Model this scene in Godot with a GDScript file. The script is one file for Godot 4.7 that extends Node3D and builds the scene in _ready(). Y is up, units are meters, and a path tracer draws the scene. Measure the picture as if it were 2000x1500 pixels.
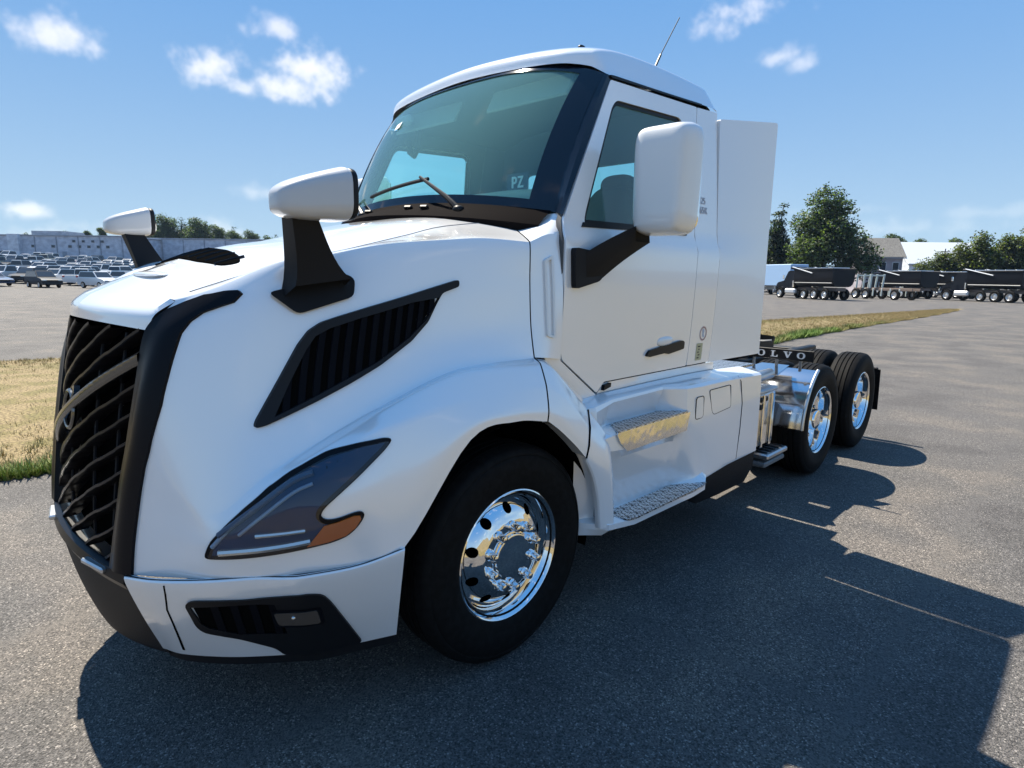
extends Node3D

const F := 1196.63
var sx := 1.0            # -1 while the right-hand half of a symmetrical thing is built
var M := {}
var rng := RandomNumberGenerator.new()
var skin_cells := {}
var skin_tris: PackedVector3Array
var truck: Node3D
var used := {}


# ---------------------------------------------------------------- mesh builder
class Mb:
	var v := PackedVector3Array()   # triangle corners, counter-clockwise seen from outside
	var c := PackedColorArray()
	var s := 1.0
	var tint := Color(0, 0, 0, 0)

	func _init(mirror := 1.0):
		s = mirror

	func tri(p: Vector3, q: Vector3, r: Vector3) -> void:
		if s < 0.0:
			p.x = -p.x
			q.x = -q.x
			r.x = -r.x
			v.append(p)
			v.append(r)
			v.append(q)
		else:
			v.append(p)
			v.append(q)
			v.append(r)
		if tint.a > 0.0:
			c.append(tint)
			c.append(tint)
			c.append(tint)

	func quad(p: Vector3, q: Vector3, r: Vector3, t: Vector3) -> void:
		tri(p, q, r)
		tri(p, r, t)

	# rows of points; flip when the outside is on the other hand
	func grid(rows: Array, flip := false) -> void:
		for i in rows.size() - 1:
			var a: PackedVector3Array = rows[i]
			var b: PackedVector3Array = rows[i + 1]
			for j in a.size() - 1:
				if flip:
					quad(a[j], b[j], b[j + 1], a[j + 1])
				else:
					quad(a[j], a[j + 1], b[j + 1], b[j])

	func mesh(angle := 34.0) -> ArrayMesh:
		var n := v.size() / 3
		var fn := PackedVector3Array()
		var fu := PackedVector3Array()
		fn.resize(n)
		fu.resize(n)
		var at := {}
		for f in n:
			var w := (v[f * 3 + 1] - v[f * 3]).cross(v[f * 3 + 2] - v[f * 3])
			fn[f] = w
			fu[f] = w.normalized()
			for k in 3:
				var key := Vector3i((v[f * 3 + k] * 5000.0).round())
				if at.has(key):
					at[key].append(f)
				else:
					at[key] = [f]
		var keep := cos(deg_to_rad(angle))
		var nn := PackedVector3Array()
		var vv := PackedVector3Array()
		nn.resize(n * 3)
		vv.resize(n * 3)
		var cc := PackedColorArray()
		if c.size():
			cc.resize(n * 3)
		for f in n:
			for k in 3:
				var key := Vector3i((v[f * 3 + k] * 5000.0).round())
				var sum := Vector3.ZERO
				for g in at[key]:
					if fu[g].dot(fu[f]) >= keep:
						sum += fn[g]
				var o: int = f * 3 + [0, 2, 1][k]
				vv[o] = v[f * 3 + k]
				nn[o] = sum.normalized() if sum.length() > 1e-12 else Vector3.UP
				if c.size():
					cc[o] = c[f * 3 + k]
		var arr := []
		arr.resize(Mesh.ARRAY_MAX)
		arr[Mesh.ARRAY_VERTEX] = vv
		arr[Mesh.ARRAY_NORMAL] = nn
		if c.size():
			arr[Mesh.ARRAY_COLOR] = cc
		var m := ArrayMesh.new()
		m.add_surface_from_arrays(Mesh.PRIMITIVE_TRIANGLES, arr)
		return m


func mb() -> Mb:
	return Mb.new(sx)


func numbered(called: String) -> String:
	var n: int = used.get(called, 0)
	used[called] = n + 1
	return called if n == 0 else "%s_%03d" % [called, n]


func obj(called: String, b, mat: Material, parent: Node, label := "", angle := 34.0) -> MeshInstance3D:
	var o := MeshInstance3D.new()
	o.name = numbered(called) if parent == self else called
	o.mesh = b.mesh(angle) if b is Mb else b
	o.material_override = mat
	parent.add_child(o, true)
	if label:
		o.set_meta("label", label)
	return o


func thing(called: String, label: String, category: String, at := Vector3.ZERO, turn := 0.0, group := "") -> Node3D:
	var o := Node3D.new()
	o.name = numbered(called)
	add_child(o)
	o.position = at
	o.rotation.y = turn
	tag(o, label, category, group)
	return o


func tag(o: Node, label: String, category: String, group := "") -> void:
	o.set_meta("label", label)
	o.set_meta("category", category)
	if group:
		o.set_meta("group", group)


func copy(src: Node3D, at: Vector3, turn: float, label: String, group := "") -> Node3D:
	var o: Node3D = src.duplicate()
	o.name = numbered(str(src.name).rstrip("_0123456789"))
	add_child(o)
	o.position = at
	o.rotation.y = turn
	o.set_meta("label", label)
	if group:
		o.set_meta("group", group)
	return o


func part(called: String, parent: Node) -> Node3D:
	var o := Node3D.new()
	o.name = called
	parent.add_child(o, true)
	return o


# ---------------------------------------------------------------- shapes
func catmull(p: PackedVector3Array, n: int) -> PackedVector3Array:
	var out := PackedVector3Array()
	var m := p.size()
	for k in (m - 1) * n + 1:
		var i := mini(k / n, m - 2)
		var f := float(k - i * n) / n
		var p1 := p[i]
		var p2 := p[i + 1]
		var p0 := p[i - 1] if i > 0 else p1 * 2.0 - p2
		var p3 := p[i + 2] if i + 2 < m else p2 * 2.0 - p1
		out.append((p1 * 2.0 + (p2 - p0) * f + (p0 * 2.0 - p1 * 5.0 + p2 * 4.0 - p3) * f * f + (p1 * 3.0 - p0 - p2 * 3.0 + p3) * f * f * f) * 0.5)
	return out


# the same with tighter bends: k scales the tangent at each point
func tight(p: PackedVector3Array, n: int, k: Array) -> PackedVector3Array:
	var out := PackedVector3Array()
	var m := p.size()
	for q in (m - 1) * n + 1:
		var i := mini(q / n, m - 2)
		var f := float(q - i * n) / n
		var m1 := ((p[i + 1] - p[i - 1]) * 0.5 if i > 0 else p[i + 1] - p[i]) * float(k[i])
		var m2 := ((p[i + 2] - p[i]) * 0.5 if i + 2 < m else p[i + 1] - p[i]) * float(k[i + 1])
		var f2 := f * f
		var f3 := f2 * f
		out.append(p[i] * (2.0 * f3 - 3.0 * f2 + 1.0) + m1 * (f3 - 2.0 * f2 + f) + p[i + 1] * (3.0 * f2 - 2.0 * f3) + m2 * (f3 - f2))
	return out


# control columns (each a list of points) made dense both ways
func dense(cols: Array, nu: int, nv: int, k := []) -> Array:
	var rows := []
	for j in cols[0].size():
		var line := PackedVector3Array()
		for col in cols:
			line.append(col[j])
		rows.append(catmull(line, nu))
	var out := []
	for i in rows[0].size():
		var line := PackedVector3Array()
		for row in rows:
			line.append(row[i])
		out.append(catmull(line, nv) if k.is_empty() else tight(line, nv, k))
	return out


func pts(flat: Array) -> PackedVector3Array:
	var out := PackedVector3Array()
	for i in flat.size() / 3:
		out.append(Vector3(flat[i * 3], flat[i * 3 + 1], flat[i * 3 + 2]))
	return out


func pts2(flat: Array) -> PackedVector2Array:
	var out := PackedVector2Array()
	for i in flat.size() / 2:
		out.append(Vector2(flat[i * 2], flat[i * 2 + 1]))
	return out


# a box with chamfered edges
func box(b: Mb, c: Vector3, size: Vector3, bev := 0.006, basis := Basis()) -> void:
	var h := size * 0.5
	bev = minf(bev, minf(h.x, minf(h.y, h.z)) * 0.9)
	var P := func(sg: Vector3, ax: int) -> Vector3:
		var p := Vector3(sg.x * (h.x - bev), sg.y * (h.y - bev), sg.z * (h.z - bev))
		p[ax] = sg[ax] * h[ax]
		return c + basis * p
	for ax in 3:
		var u := (ax + 1) % 3
		var w := (ax + 2) % 3
		for d in [-1.0, 1.0]:
			var q := []
			for k in [[-1.0, -1.0], [1.0, -1.0], [1.0, 1.0], [-1.0, 1.0]]:
				var sg := Vector3.ZERO
				sg[ax] = d
				sg[u] = k[0]
				sg[w] = k[1]
				q.append(P.call(sg, ax))
			if d > 0:
				b.quad(q[0], q[1], q[2], q[3])
			else:
				b.quad(q[0], q[3], q[2], q[1])
		for k in [[-1.0, -1.0], [1.0, -1.0], [1.0, 1.0], [-1.0, 1.0]]:  # edges along ax
			var s0 := Vector3.ZERO
			s0[u] = k[0]
			s0[w] = k[1]
			var s1 := s0
			s0[ax] = -1.0
			s1[ax] = 1.0
			var e := [P.call(s0, u), P.call(s1, u), P.call(s1, w), P.call(s0, w)]
			if k[0] * k[1] > 0:
				b.quad(e[0], e[3], e[2], e[1])
			else:
				b.quad(e[0], e[1], e[2], e[3])
	for x in [-1.0, 1.0]:
		for y in [-1.0, 1.0]:
			for z in [-1.0, 1.0]:
				var sg := Vector3(x, y, z)
				if x * y * z > 0:
					b.tri(P.call(sg, 0), P.call(sg, 1), P.call(sg, 2))
				else:
					b.tri(P.call(sg, 0), P.call(sg, 2), P.call(sg, 1))


func tube(b: Mb, path: PackedVector3Array, r, n := 8, cap := true) -> void:
	var rings := []
	var up := Vector3.UP
	for i in path.size():
		var t := (path[mini(i + 1, path.size() - 1)] - path[maxi(i - 1, 0)]).normalized()
		if absf(t.dot(up)) > 0.97:
			up = Vector3.RIGHT if absf(t.x) < 0.9 else Vector3.BACK
		var a := t.cross(up).normalized()
		up = a.cross(t).normalized()
		var ring := PackedVector3Array()
		var rad: float = r[i] if r is Array else r
		for k in n + 1:
			var w := TAU * (k % n) / n
			ring.append(path[i] + a * cos(w) * rad + up * sin(w) * rad)
		rings.append(ring)
	b.grid(rings, true)
	if cap:
		for k in n:
			b.tri(path[0], rings[0][k], rings[0][k + 1])
			var z: int = path.size() - 1
			b.tri(path[z], rings[z][k + 1], rings[z][k])


# profile of (along x, radius), turned round the x axis; the outside is to the left of the way along +x
func lathe(b: Mb, prof: PackedVector2Array, n := 40, at := Vector3.ZERO) -> void:
	var rings := []
	for p in prof:
		var ring := PackedVector3Array()
		for k in n + 1:
			var w := TAU * (k % n) / n
			ring.append(at + Vector3(p.x, p.y * cos(w), p.y * sin(w)))
		rings.append(ring)
	b.grid(rings)


# a rounded box: superellipsoid with an optional warp
func blob(b: Mb, c: Vector3, h: Vector3, e := 0.4, n := 20, warp = null) -> void:
	var rows := []
	for i in n + 1:
		var la := -PI / 2 + PI * i / n
		var row := PackedVector3Array()
		for j in 2 * n + 1:
			var lo := TAU * (j % (2 * n)) / (2 * n)
			var p := Vector3(pw(cos(la), e) * pw(cos(lo), e), pw(sin(la), e), pw(cos(la), e) * pw(sin(lo), e))
			if i == 0 or i == n:
				p = Vector3(0, signf(la), 0)
			if warp != null:
				p = warp.call(p)
			row.append(c + p * h)
		rows.append(row)
	b.grid(rows, true)


func pw(x: float, e: float) -> float:
	return signf(x) * pow(absf(x), e)


# a sheet cut to an outline in some 2D map and laid on a surface, with a rim of some depth
func sheet(b: Mb, outline: PackedVector2Array, surf: Callable, off: float, depth: float, dir: Vector3, holes := [], step := 0.03, rim_holes := true) -> void:
	var loops := [resample(outline, step)]
	for h in holes:
		loops.append(resample(h, step))
	var all := PackedVector2Array()
	for l in loops:
		all.append_array(l)
	var edge := all.size()
	var lo := outline[0]
	var hi := outline[0]
	for p in outline:
		lo = lo.min(p)
		hi = hi.max(p)
	var near := {}
	for i in edge:
		var key := Vector2i((all[i] / step).floor())
		if near.has(key):
			near[key].append(all[i])
		else:
			near[key] = [all[i]]
	var y := lo.y + step * 0.5
	var odd := 0.0
	while y < hi.y:
		var x := lo.x + step * 0.5 + odd
		while x < hi.x:
			var p := Vector2(x, y)
			if Geometry2D.is_point_in_polygon(p, loops[0]):
				var ok := true
				for k in range(1, loops.size()):
					ok = ok and not Geometry2D.is_point_in_polygon(p, loops[k])
				var key := Vector2i((p / step).floor())
				for dx in [-1, 0, 1]:
					for dy in [-1, 0, 1]:
						for q in near.get(key + Vector2i(dx, dy), []):
							ok = ok and p.distance_to(q) > step * 0.55
				if ok:
					all.append(p)
			x += step
		y += step * 0.87
		odd = step * 0.5 - odd
	var at := PackedVector3Array()
	for p in all:
		at.append(surf.call(p) + dir * off)
	var ids := Geometry2D.triangulate_delaunay(all)
	for t in ids.size() / 3:
		var i := ids[t * 3]
		var j := ids[t * 3 + 1]
		var k := ids[t * 3 + 2]
		var mid := (all[i] + all[j] + all[k]) / 3.0
		var ok := Geometry2D.is_point_in_polygon(mid, loops[0])
		for l in range(1, loops.size()):
			ok = ok and not Geometry2D.is_point_in_polygon(mid, loops[l])
		if not ok or absf((all[j] - all[i]).cross(all[k] - all[i])) < 1e-9:
			continue
		if (at[j] - at[i]).cross(at[k] - at[i]).dot(dir) < 0:
			b.tri(at[i], at[k], at[j])
		else:
			b.tri(at[i], at[j], at[k])
	if depth <= 0.0:
		return
	var first := 0
	for l in loops.size():
		var n: int = loops[l].size()
		if l == 0 or rim_holes:
			for i in n:
				var p := first + i
				var q := first + (i + 1) % n
				var side := (all[q] - all[p]).orthogonal().normalized() * 0.0005
				var inside := Geometry2D.is_point_in_polygon((all[p] + all[q]) * 0.5 + side, loops[l])
				if l > 0:
					inside = not inside
				var probe: Vector3 = surf.call((all[p] + all[q]) * 0.5 + side) - surf.call((all[p] + all[q]) * 0.5)
				if inside:
					probe = -probe
				var a := at[p]
				var c := at[q]
				var nrm := (c - a).cross(dir)
				if nrm.dot(probe) > 0:
					b.quad(a - dir * depth, c - dir * depth, c, a)
				else:
					b.quad(c - dir * depth, a - dir * depth, a, c)
		first += n


func resample(loop: PackedVector2Array, step: float) -> PackedVector2Array:
	var out := PackedVector2Array()
	for i in loop.size():
		var a := loop[i]
		var c := loop[(i + 1) % loop.size()]
		var n := maxi(1, ceili(a.distance_to(c) / step))
		for k in n:
			out.append(a.lerp(c, float(k) / n))
	return out


func circle2(c: Vector2, r: float, n := 24) -> PackedVector2Array:
	var out := PackedVector2Array()
	for k in n:
		out.append(c + Vector2.from_angle(TAU * k / n) * r)
	return out


func rounded(c: Vector2, size: Vector2, r: float) -> PackedVector2Array:
	var out := PackedVector2Array()
	for q in 4:
		var k: Vector2 = [Vector2(1, 1), Vector2(-1, 1), Vector2(-1, -1), Vector2(1, -1)][q]
		for s in 4:
			out.append(c + k * (size * 0.5 - Vector2(r, r)) + Vector2.from_angle(PI / 2 * q + PI / 6 * s) * r)
	return out


# the outline of a polygon with its corners rounded
func soft(loop: PackedVector2Array, r: float) -> PackedVector2Array:
	var out := PackedVector2Array()
	var n := loop.size()
	for i in n:
		var p := loop[i]
		var a := loop[(i + n - 1) % n]
		var c := loop[(i + 1) % n]
		var da := minf(r, p.distance_to(a) * 0.45)
		var dc := minf(r, p.distance_to(c) * 0.45)
		var s := p + (a - p).normalized() * da
		var e := p + (c - p).normalized() * dc
		for k in 4:
			var t := k / 3.0
			out.append(s.lerp(p, t).lerp(p.lerp(e, t), t))
	return out


# a flat polygon in a plane given by origin and axes, with thickness
func plate(b: Mb, loop: PackedVector2Array, o: Vector3, ux: Vector3, uy: Vector3, thick: float) -> void:
	var n := ux.cross(uy).normalized()
	var ids := Geometry2D.triangulate_polygon(loop)
	var f := PackedVector3Array()
	for p in loop:
		f.append(o + ux * p.x + uy * p.y)
	for t in ids.size() / 3:
		var i := ids[t * 3]
		var j := ids[t * 3 + 1]
		var k := ids[t * 3 + 2]
		if (f[j] - f[i]).cross(f[k] - f[i]).dot(n) < 0:
			var w := j
			j = k
			k = w
		b.tri(f[i] + n * thick * 0.5, f[j] + n * thick * 0.5, f[k] + n * thick * 0.5)
		b.tri(f[i] - n * thick * 0.5, f[k] - n * thick * 0.5, f[j] - n * thick * 0.5)
	var area := 0.0
	for i in loop.size():
		area += loop[i].cross(loop[(i + 1) % loop.size()])
	for i in loop.size():
		var p := f[i]
		var q := f[(i + 1) % loop.size()]
		if area < 0:
			var w := p
			p = q
			q = w
		b.quad(p - n * thick * 0.5, q - n * thick * 0.5, q + n * thick * 0.5, p + n * thick * 0.5)


# ---------------------------------------------------------------- materials
func lin(r: float, g: float, b: float, a := 1.0) -> Color:
	var c := Color(r, g, b).linear_to_srgb()
	c.a = a
	return c


func mat(called: String, color: Color, rough := 0.6, metal := 0.0, coat := 0.0) -> StandardMaterial3D:
	var m := StandardMaterial3D.new()
	m.resource_name = called
	m.albedo_color = color
	m.roughness = rough
	m.metallic = metal
	if coat > 0.0:
		m.clearcoat_enabled = true
		m.clearcoat = coat
		m.clearcoat_roughness = 0.04
	M[called] = m
	return m


func noise_tex(size: int, freq: float, kind: int, octaves: int, colors: Array, offs: Array, sd: int, normal := false) -> NoiseTexture2D:
	var n := FastNoiseLite.new()
	n.noise_type = kind
	n.seed = sd
	n.frequency = freq
	n.fractal_octaves = octaves
	n.fractal_type = FastNoiseLite.FRACTAL_FBM if octaves > 1 else FastNoiseLite.FRACTAL_NONE
	if kind == FastNoiseLite.TYPE_CELLULAR:
		n.cellular_return_type = FastNoiseLite.RETURN_CELL_VALUE
	var t := NoiseTexture2D.new()
	t.width = size
	t.height = size
	t.seamless = true
	t.noise = n
	if normal:
		t.as_normal_map = true
		t.bump_strength = 4.0
	if colors.size():
		var g := Gradient.new()
		g.colors = PackedColorArray(colors)
		g.offsets = PackedFloat32Array(offs)
		t.color_ramp = g
	return t


func tile(m: StandardMaterial3D, metres: float, world := true) -> void:
	m.uv1_triplanar = true
	m.uv1_world_triplanar = world
	m.uv1_scale = Vector3.ONE / metres


func cloudy(m: StandardMaterial3D, tex: Texture2D, metres: float) -> void:   # broad tone over the fine grain
	m.detail_enabled = true
	m.detail_blend_mode = BaseMaterial3D.BLEND_MODE_MUL
	m.detail_albedo = tex
	m.detail_uv_layer = BaseMaterial3D.DETAIL_UV_2
	m.uv2_triplanar = true
	m.uv2_world_triplanar = true
	m.uv2_scale = Vector3.ONE / metres


func materials() -> void:
	var white := mat("white_paint", lin(0.84, 0.845, 0.85), 0.2, 0.12, 1.0)
	white.metallic_specular = 0.7
	mat("white_plastic", lin(0.72, 0.72, 0.71), 0.3, 0.0, 1.0)
	mat("shaded_white_plastic", lin(0.50, 0.50, 0.505), 0.35, 0.0, 0.7)  # white plastic darkened to carry the shade on the hood mirror caps
	mat("gloss_black", lin(0.005, 0.005, 0.007), 0.3).metallic_specular = 0.25
	mat("satin_black", lin(0.008, 0.008, 0.0095), 0.45).metallic_specular = 0.35
	var pl := mat("black_plastic", lin(0.009, 0.0095, 0.0115), 0.58)
	pl.metallic_specular = 0.3
	pl.normal_enabled = true
	pl.normal_texture = noise_tex(256, 0.09, FastNoiseLite.TYPE_SIMPLEX, 2, [], [], 5, true)
	pl.normal_scale = 0.25
	tile(pl, 0.12, false)
	mat("void_black", lin(0.004, 0.004, 0.004), 0.9).metallic_specular = 0.0
	mat("fin_black", lin(0.0045, 0.005, 0.0075), 0.5).metallic_specular = 0.15
	mat("grille_metal", lin(0.012, 0.012, 0.015), 0.3, 0.1).metallic_specular = 0.35
	mat("dark_chrome", lin(0.16, 0.165, 0.17), 0.2, 1.0)
	mat("chrome", lin(0.86, 0.86, 0.86), 0.045, 1.0)
	var al := mat("polished_aluminium", lin(0.8, 0.8, 0.8), 0.09, 1.0)
	al.normal_enabled = true
	al.normal_texture = noise_tex(256, 0.02, FastNoiseLite.TYPE_SIMPLEX, 2, [], [], 15, true)
	al.normal_scale = 0.06
	tile(al, 0.5, false)
	mat("brushed_aluminium", lin(0.55, 0.56, 0.57), 0.32, 0.9)
	mat("painted_steel", lin(0.16, 0.165, 0.17), 0.5, 0.2)
	mat("stainless", lin(0.72, 0.73, 0.75), 0.12, 1.0)
	var tread := mat("tread_plate", lin(0.62, 0.63, 0.65), 0.3, 0.9)
	tread.albedo_texture = noise_tex(256, 0.05, FastNoiseLite.TYPE_CELLULAR, 1, [Color(0.12, 0.12, 0.13), Color(0.3, 0.3, 0.32), Color(1, 1, 1), Color(1, 1, 1)], [0.0, 0.38, 0.45, 1.0], 8)
	tile(tread, 0.085, false)
	var rub := mat("rubber", lin(0.0075, 0.0072, 0.0072), 0.7)
	rub.metallic_specular = 0.25
	rub.albedo_texture = noise_tex(256, 0.03, FastNoiseLite.TYPE_SIMPLEX, 4, [Color(0.72, 0.7, 0.68), Color(1, 1, 1)], [0.2, 0.8], 9)
	tile(rub, 0.4, false)
	var worn := mat("worn_tread", lin(0.06, 0.057, 0.054), 0.85)
	worn.albedo_texture = rub.albedo_texture
	tile(worn, 0.3, false)
	var glass := mat("cab_glass", lin(0.46, 0.97, 0.94, 0.12), 0.0, 0.0, 1.0)
	glass.refraction_enabled = true
	glass.refraction_scale = 0.0005
	glass.clearcoat_roughness = 0.0
	var lens := mat("lamp_lens", lin(0.01, 0.03, 0.08, 0.04), 0.01)
	lens.transparency = BaseMaterial3D.TRANSPARENCY_ALPHA
	mat("lamp_inside", lin(0.016, 0.036, 0.08), 0.5, 0.0).metallic_specular = 0.15  # blue of the reflected sky put into the bowl colour
	mat("lamp_chrome", lin(0.6, 0.62, 0.62), 0.22, 0.9)
	mat("amber", lin(0.36, 0.075, 0.006), 0.25, 0.0, 0.6)
	mat("lamp_blue", lin(0.03, 0.055, 0.10), 0.35)
	mat("lamp_blue_pale", lin(0.16, 0.22, 0.30), 0.3)
	mat("fog_glass", lin(0.075, 0.062, 0.052), 0.2)
	mat("cowl_dark", lin(0.008, 0.0065, 0.0065), 0.8).metallic_specular = 0.08
	mat("dash_pale", lin(0.22, 0.25, 0.2), 0.7)
	mat("cab_trim", lin(0.075, 0.078, 0.08), 0.8)
	mat("cab_trim_grey", lin(0.2, 0.21, 0.2), 0.75)
	mat("seat_cloth", lin(0.025, 0.027, 0.03), 0.85)
	mat("frit", lin(0.006, 0.008, 0.014), 0.06)
	mat("letter_white", lin(0.75, 0.75, 0.75), 0.5)
	mat("decal_red", lin(0.42, 0.25, 0.23), 0.6)
	mat("decal_yellow", lin(0.5, 0.44, 0.25), 0.6)
	mat("decal_grey", lin(0.42, 0.46, 0.54), 0.6)
	mat("card_blue", lin(0.02, 0.035, 0.06), 0.5)

	# asphalt: 2-12 mm stones, worn and pale
	var asph := mat("asphalt", lin(1, 1, 1), 0.86)
	asph.albedo_texture = noise_tex(1024, 0.25, FastNoiseLite.TYPE_CELLULAR, 1,
		[lin(0.0331, 0.0309, 0.0294), lin(0.0772, 0.0728, 0.0684), lin(0.1176, 0.1103, 0.1037), lin(0.1581, 0.1478, 0.1382), lin(0.3824, 0.3529, 0.3235)], [0.0, 0.28, 0.55, 0.9, 1.0], 3)
	asph.heightmap_enabled = true
	asph.heightmap_texture = noise_tex(1024, 0.16, FastNoiseLite.TYPE_SIMPLEX, 3, [], [], 4)
	asph.heightmap_scale = 0.5
	tile(asph, 1.55)
	cloudy(asph, noise_tex(1024, 0.012, FastNoiseLite.TYPE_SIMPLEX, 6, [Color(0.80, 0.795, 0.795), Color(0.89, 0.885, 0.885), Color(0.905, 0.895, 0.885), Color(1, 0.975, 0.945)], [0.25, 0.42, 0.6, 0.76], 6), 23.0)
	var dry := mat("dry_ground", lin(1, 1, 1), 0.95)
	dry.albedo_texture = noise_tex(1024, 0.06, FastNoiseLite.TYPE_SIMPLEX, 5, [lin(0.1025, 0.0723, 0.0331), lin(0.2050, 0.1507, 0.0694), lin(0.2773, 0.2111, 0.1025)], [0.25, 0.5, 0.78], 12)
	tile(dry, 3.0)
	cloudy(dry, noise_tex(512, 0.02, FastNoiseLite.TYPE_SIMPLEX, 4, [Color(0.85, 0.88, 0.75), Color(1, 1, 1)], [0.3, 0.6], 13), 9.0)
	var blade := mat("grass_blade", Color.WHITE, 0.8)
	blade.vertex_color_use_as_albedo = true
	blade.backlight_enabled = true
	blade.backlight = Color(0.25, 0.25, 0.12)
	var leaf := mat("leaf", Color.WHITE, 0.55)
	leaf.vertex_color_use_as_albedo = true
	leaf.backlight_enabled = true
	leaf.backlight = Color(0.95, 1.0, 0.55)
	var bark := mat("bark", lin(0.09, 0.07, 0.055), 0.9)
	bark.albedo_texture = noise_tex(256, 0.03, FastNoiseLite.TYPE_SIMPLEX, 4, [Color(0.5, 0.5, 0.5), Color(1, 1, 1)], [0.3, 0.7], 21)
	tile(bark, 1.0)

	# far things
	var grime := noise_tex(512, 0.015, FastNoiseLite.TYPE_SIMPLEX, 5, [Color(0.86, 0.86, 0.87), Color(1, 1, 1)], [0.3, 0.65], 31)
	for w in [["warehouse_wall", lin(0.552, 0.585, 0.659)], ["warehouse_wall_pale", lin(0.659, 0.690, 0.744)], ["warehouse_grey", lin(0.319, 0.351, 0.404)], ["barn_wall", lin(0.701, 0.732, 0.750)], ["house_wall", lin(0.383, 0.351, 0.383)]]:
		var m := mat(w[0], w[1], 0.8)
		m.albedo_texture = grime
		tile(m, 14.0)
	mat("pale_blue", lin(0.30, 0.45, 0.66), 0.5)
	mat("barn_roof", lin(0.62, 0.65, 0.66), 0.5, 0.2)
	var sh := mat("house_roof", lin(0.27, 0.25, 0.22), 0.9)
	sh.albedo_texture = noise_tex(512, 0.12, FastNoiseLite.TYPE_CELLULAR, 1, [Color(0.7, 0.7, 0.7), Color(1, 1, 1)], [0.0, 1.0], 33)
	tile(sh, 6.0)
	mat("far_window", lin(0.03, 0.04, 0.055), 0.15)
	mat("dump_black", lin(0.006, 0.007, 0.011), 0.4).metallic_specular = 0.3
	mat("dump_trim", lin(0.35, 0.36, 0.38), 0.3, 0.8)
	mat("tarp_metal", lin(0.6, 0.62, 0.65), 0.4, 0.6)
	mat("wheel_silver", lin(0.6, 0.6, 0.6), 0.35, 0.7)
	mat("rust_frame", lin(0.16, 0.12, 0.10), 0.8)
	mat("pale_steel", lin(0.5, 0.55, 0.52), 0.6)
	for c in [["car_white", 0.72, 0.72, 0.72], ["car_silver", 0.36, 0.37, 0.39], ["car_grey", 0.1, 0.105, 0.115], ["car_black", 0.012, 0.014, 0.02], ["car_blue", 0.05, 0.085, 0.16], ["car_red", 0.4, 0.03, 0.025], ["car_beige", 0.5, 0.46, 0.36]]:
		mat(c[0], lin(c[1], c[2], c[3]), 0.3, 0.1, 0.8)
	M.car_black.clearcoat = 0.2
	M.car_black.roughness = 0.4
	M.car_black.metallic_specular = 0.3


# ---------------------------------------------------------------- sky, sun, camera
func camera_and_light() -> void:
	var cam := Camera3D.new()
	cam.name = "camera"
	add_child(cam)
	cam.fov = 2.0 * rad_to_deg(atan(750.0 / F))
	cam.near = 0.05
	cam.far = 6000.0
	cam.position = Vector3(2.9441, 1.7826, 1.9263)
	cam.basis = Basis(Vector3.UP, 0.761319) * Basis(Vector3.RIGHT, -0.173895) * Basis(Vector3.BACK, 0.0135046)

	var sun := DirectionalLight3D.new()
	sun.name = "sun"
	add_child(sun)
	sun.light_energy = 1.6
	sun.light_color = Color(1.0, 0.965, 0.9)
	sun.light_angular_distance = 0.5
	sun.shadow_enabled = true
	sun.look_at_from_position(Vector3.ZERO, -Vector3(-0.655, 1.0, -0.075))

	var e := Environment.new()
	e.background_mode = Environment.BG_SKY
	e.tonemap_mode = Environment.TONE_MAPPER_LINEAR
	e.tonemap_exposure = 2.25
	e.sdfgi_enabled = true
	e.ssao_enabled = true
	e.ssil_enabled = true
	e.fog_enabled = true
	e.fog_density = 0.00014
	e.fog_light_color = Color(0.72, 0.82, 0.93)
	var s := ProceduralSkyMaterial.new()
	s.sky_top_color = lin(0.0463, 0.1531, 0.3509)
	s.sky_horizon_color = lin(0.2501, 0.3397, 0.4032)
	s.sky_curve = 0.17
	s.ground_horizon_color = lin(0.17, 0.18, 0.2)
	s.ground_bottom_color = lin(0.12, 0.12, 0.12)
	s.sun_angle_max = 4.0
	s.sky_cover = clouds()
	e.sky = Sky.new()
	e.sky.sky_material = s
	var we := WorldEnvironment.new()
	we.name = "world"
	we.environment = e
	add_child(we)


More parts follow.
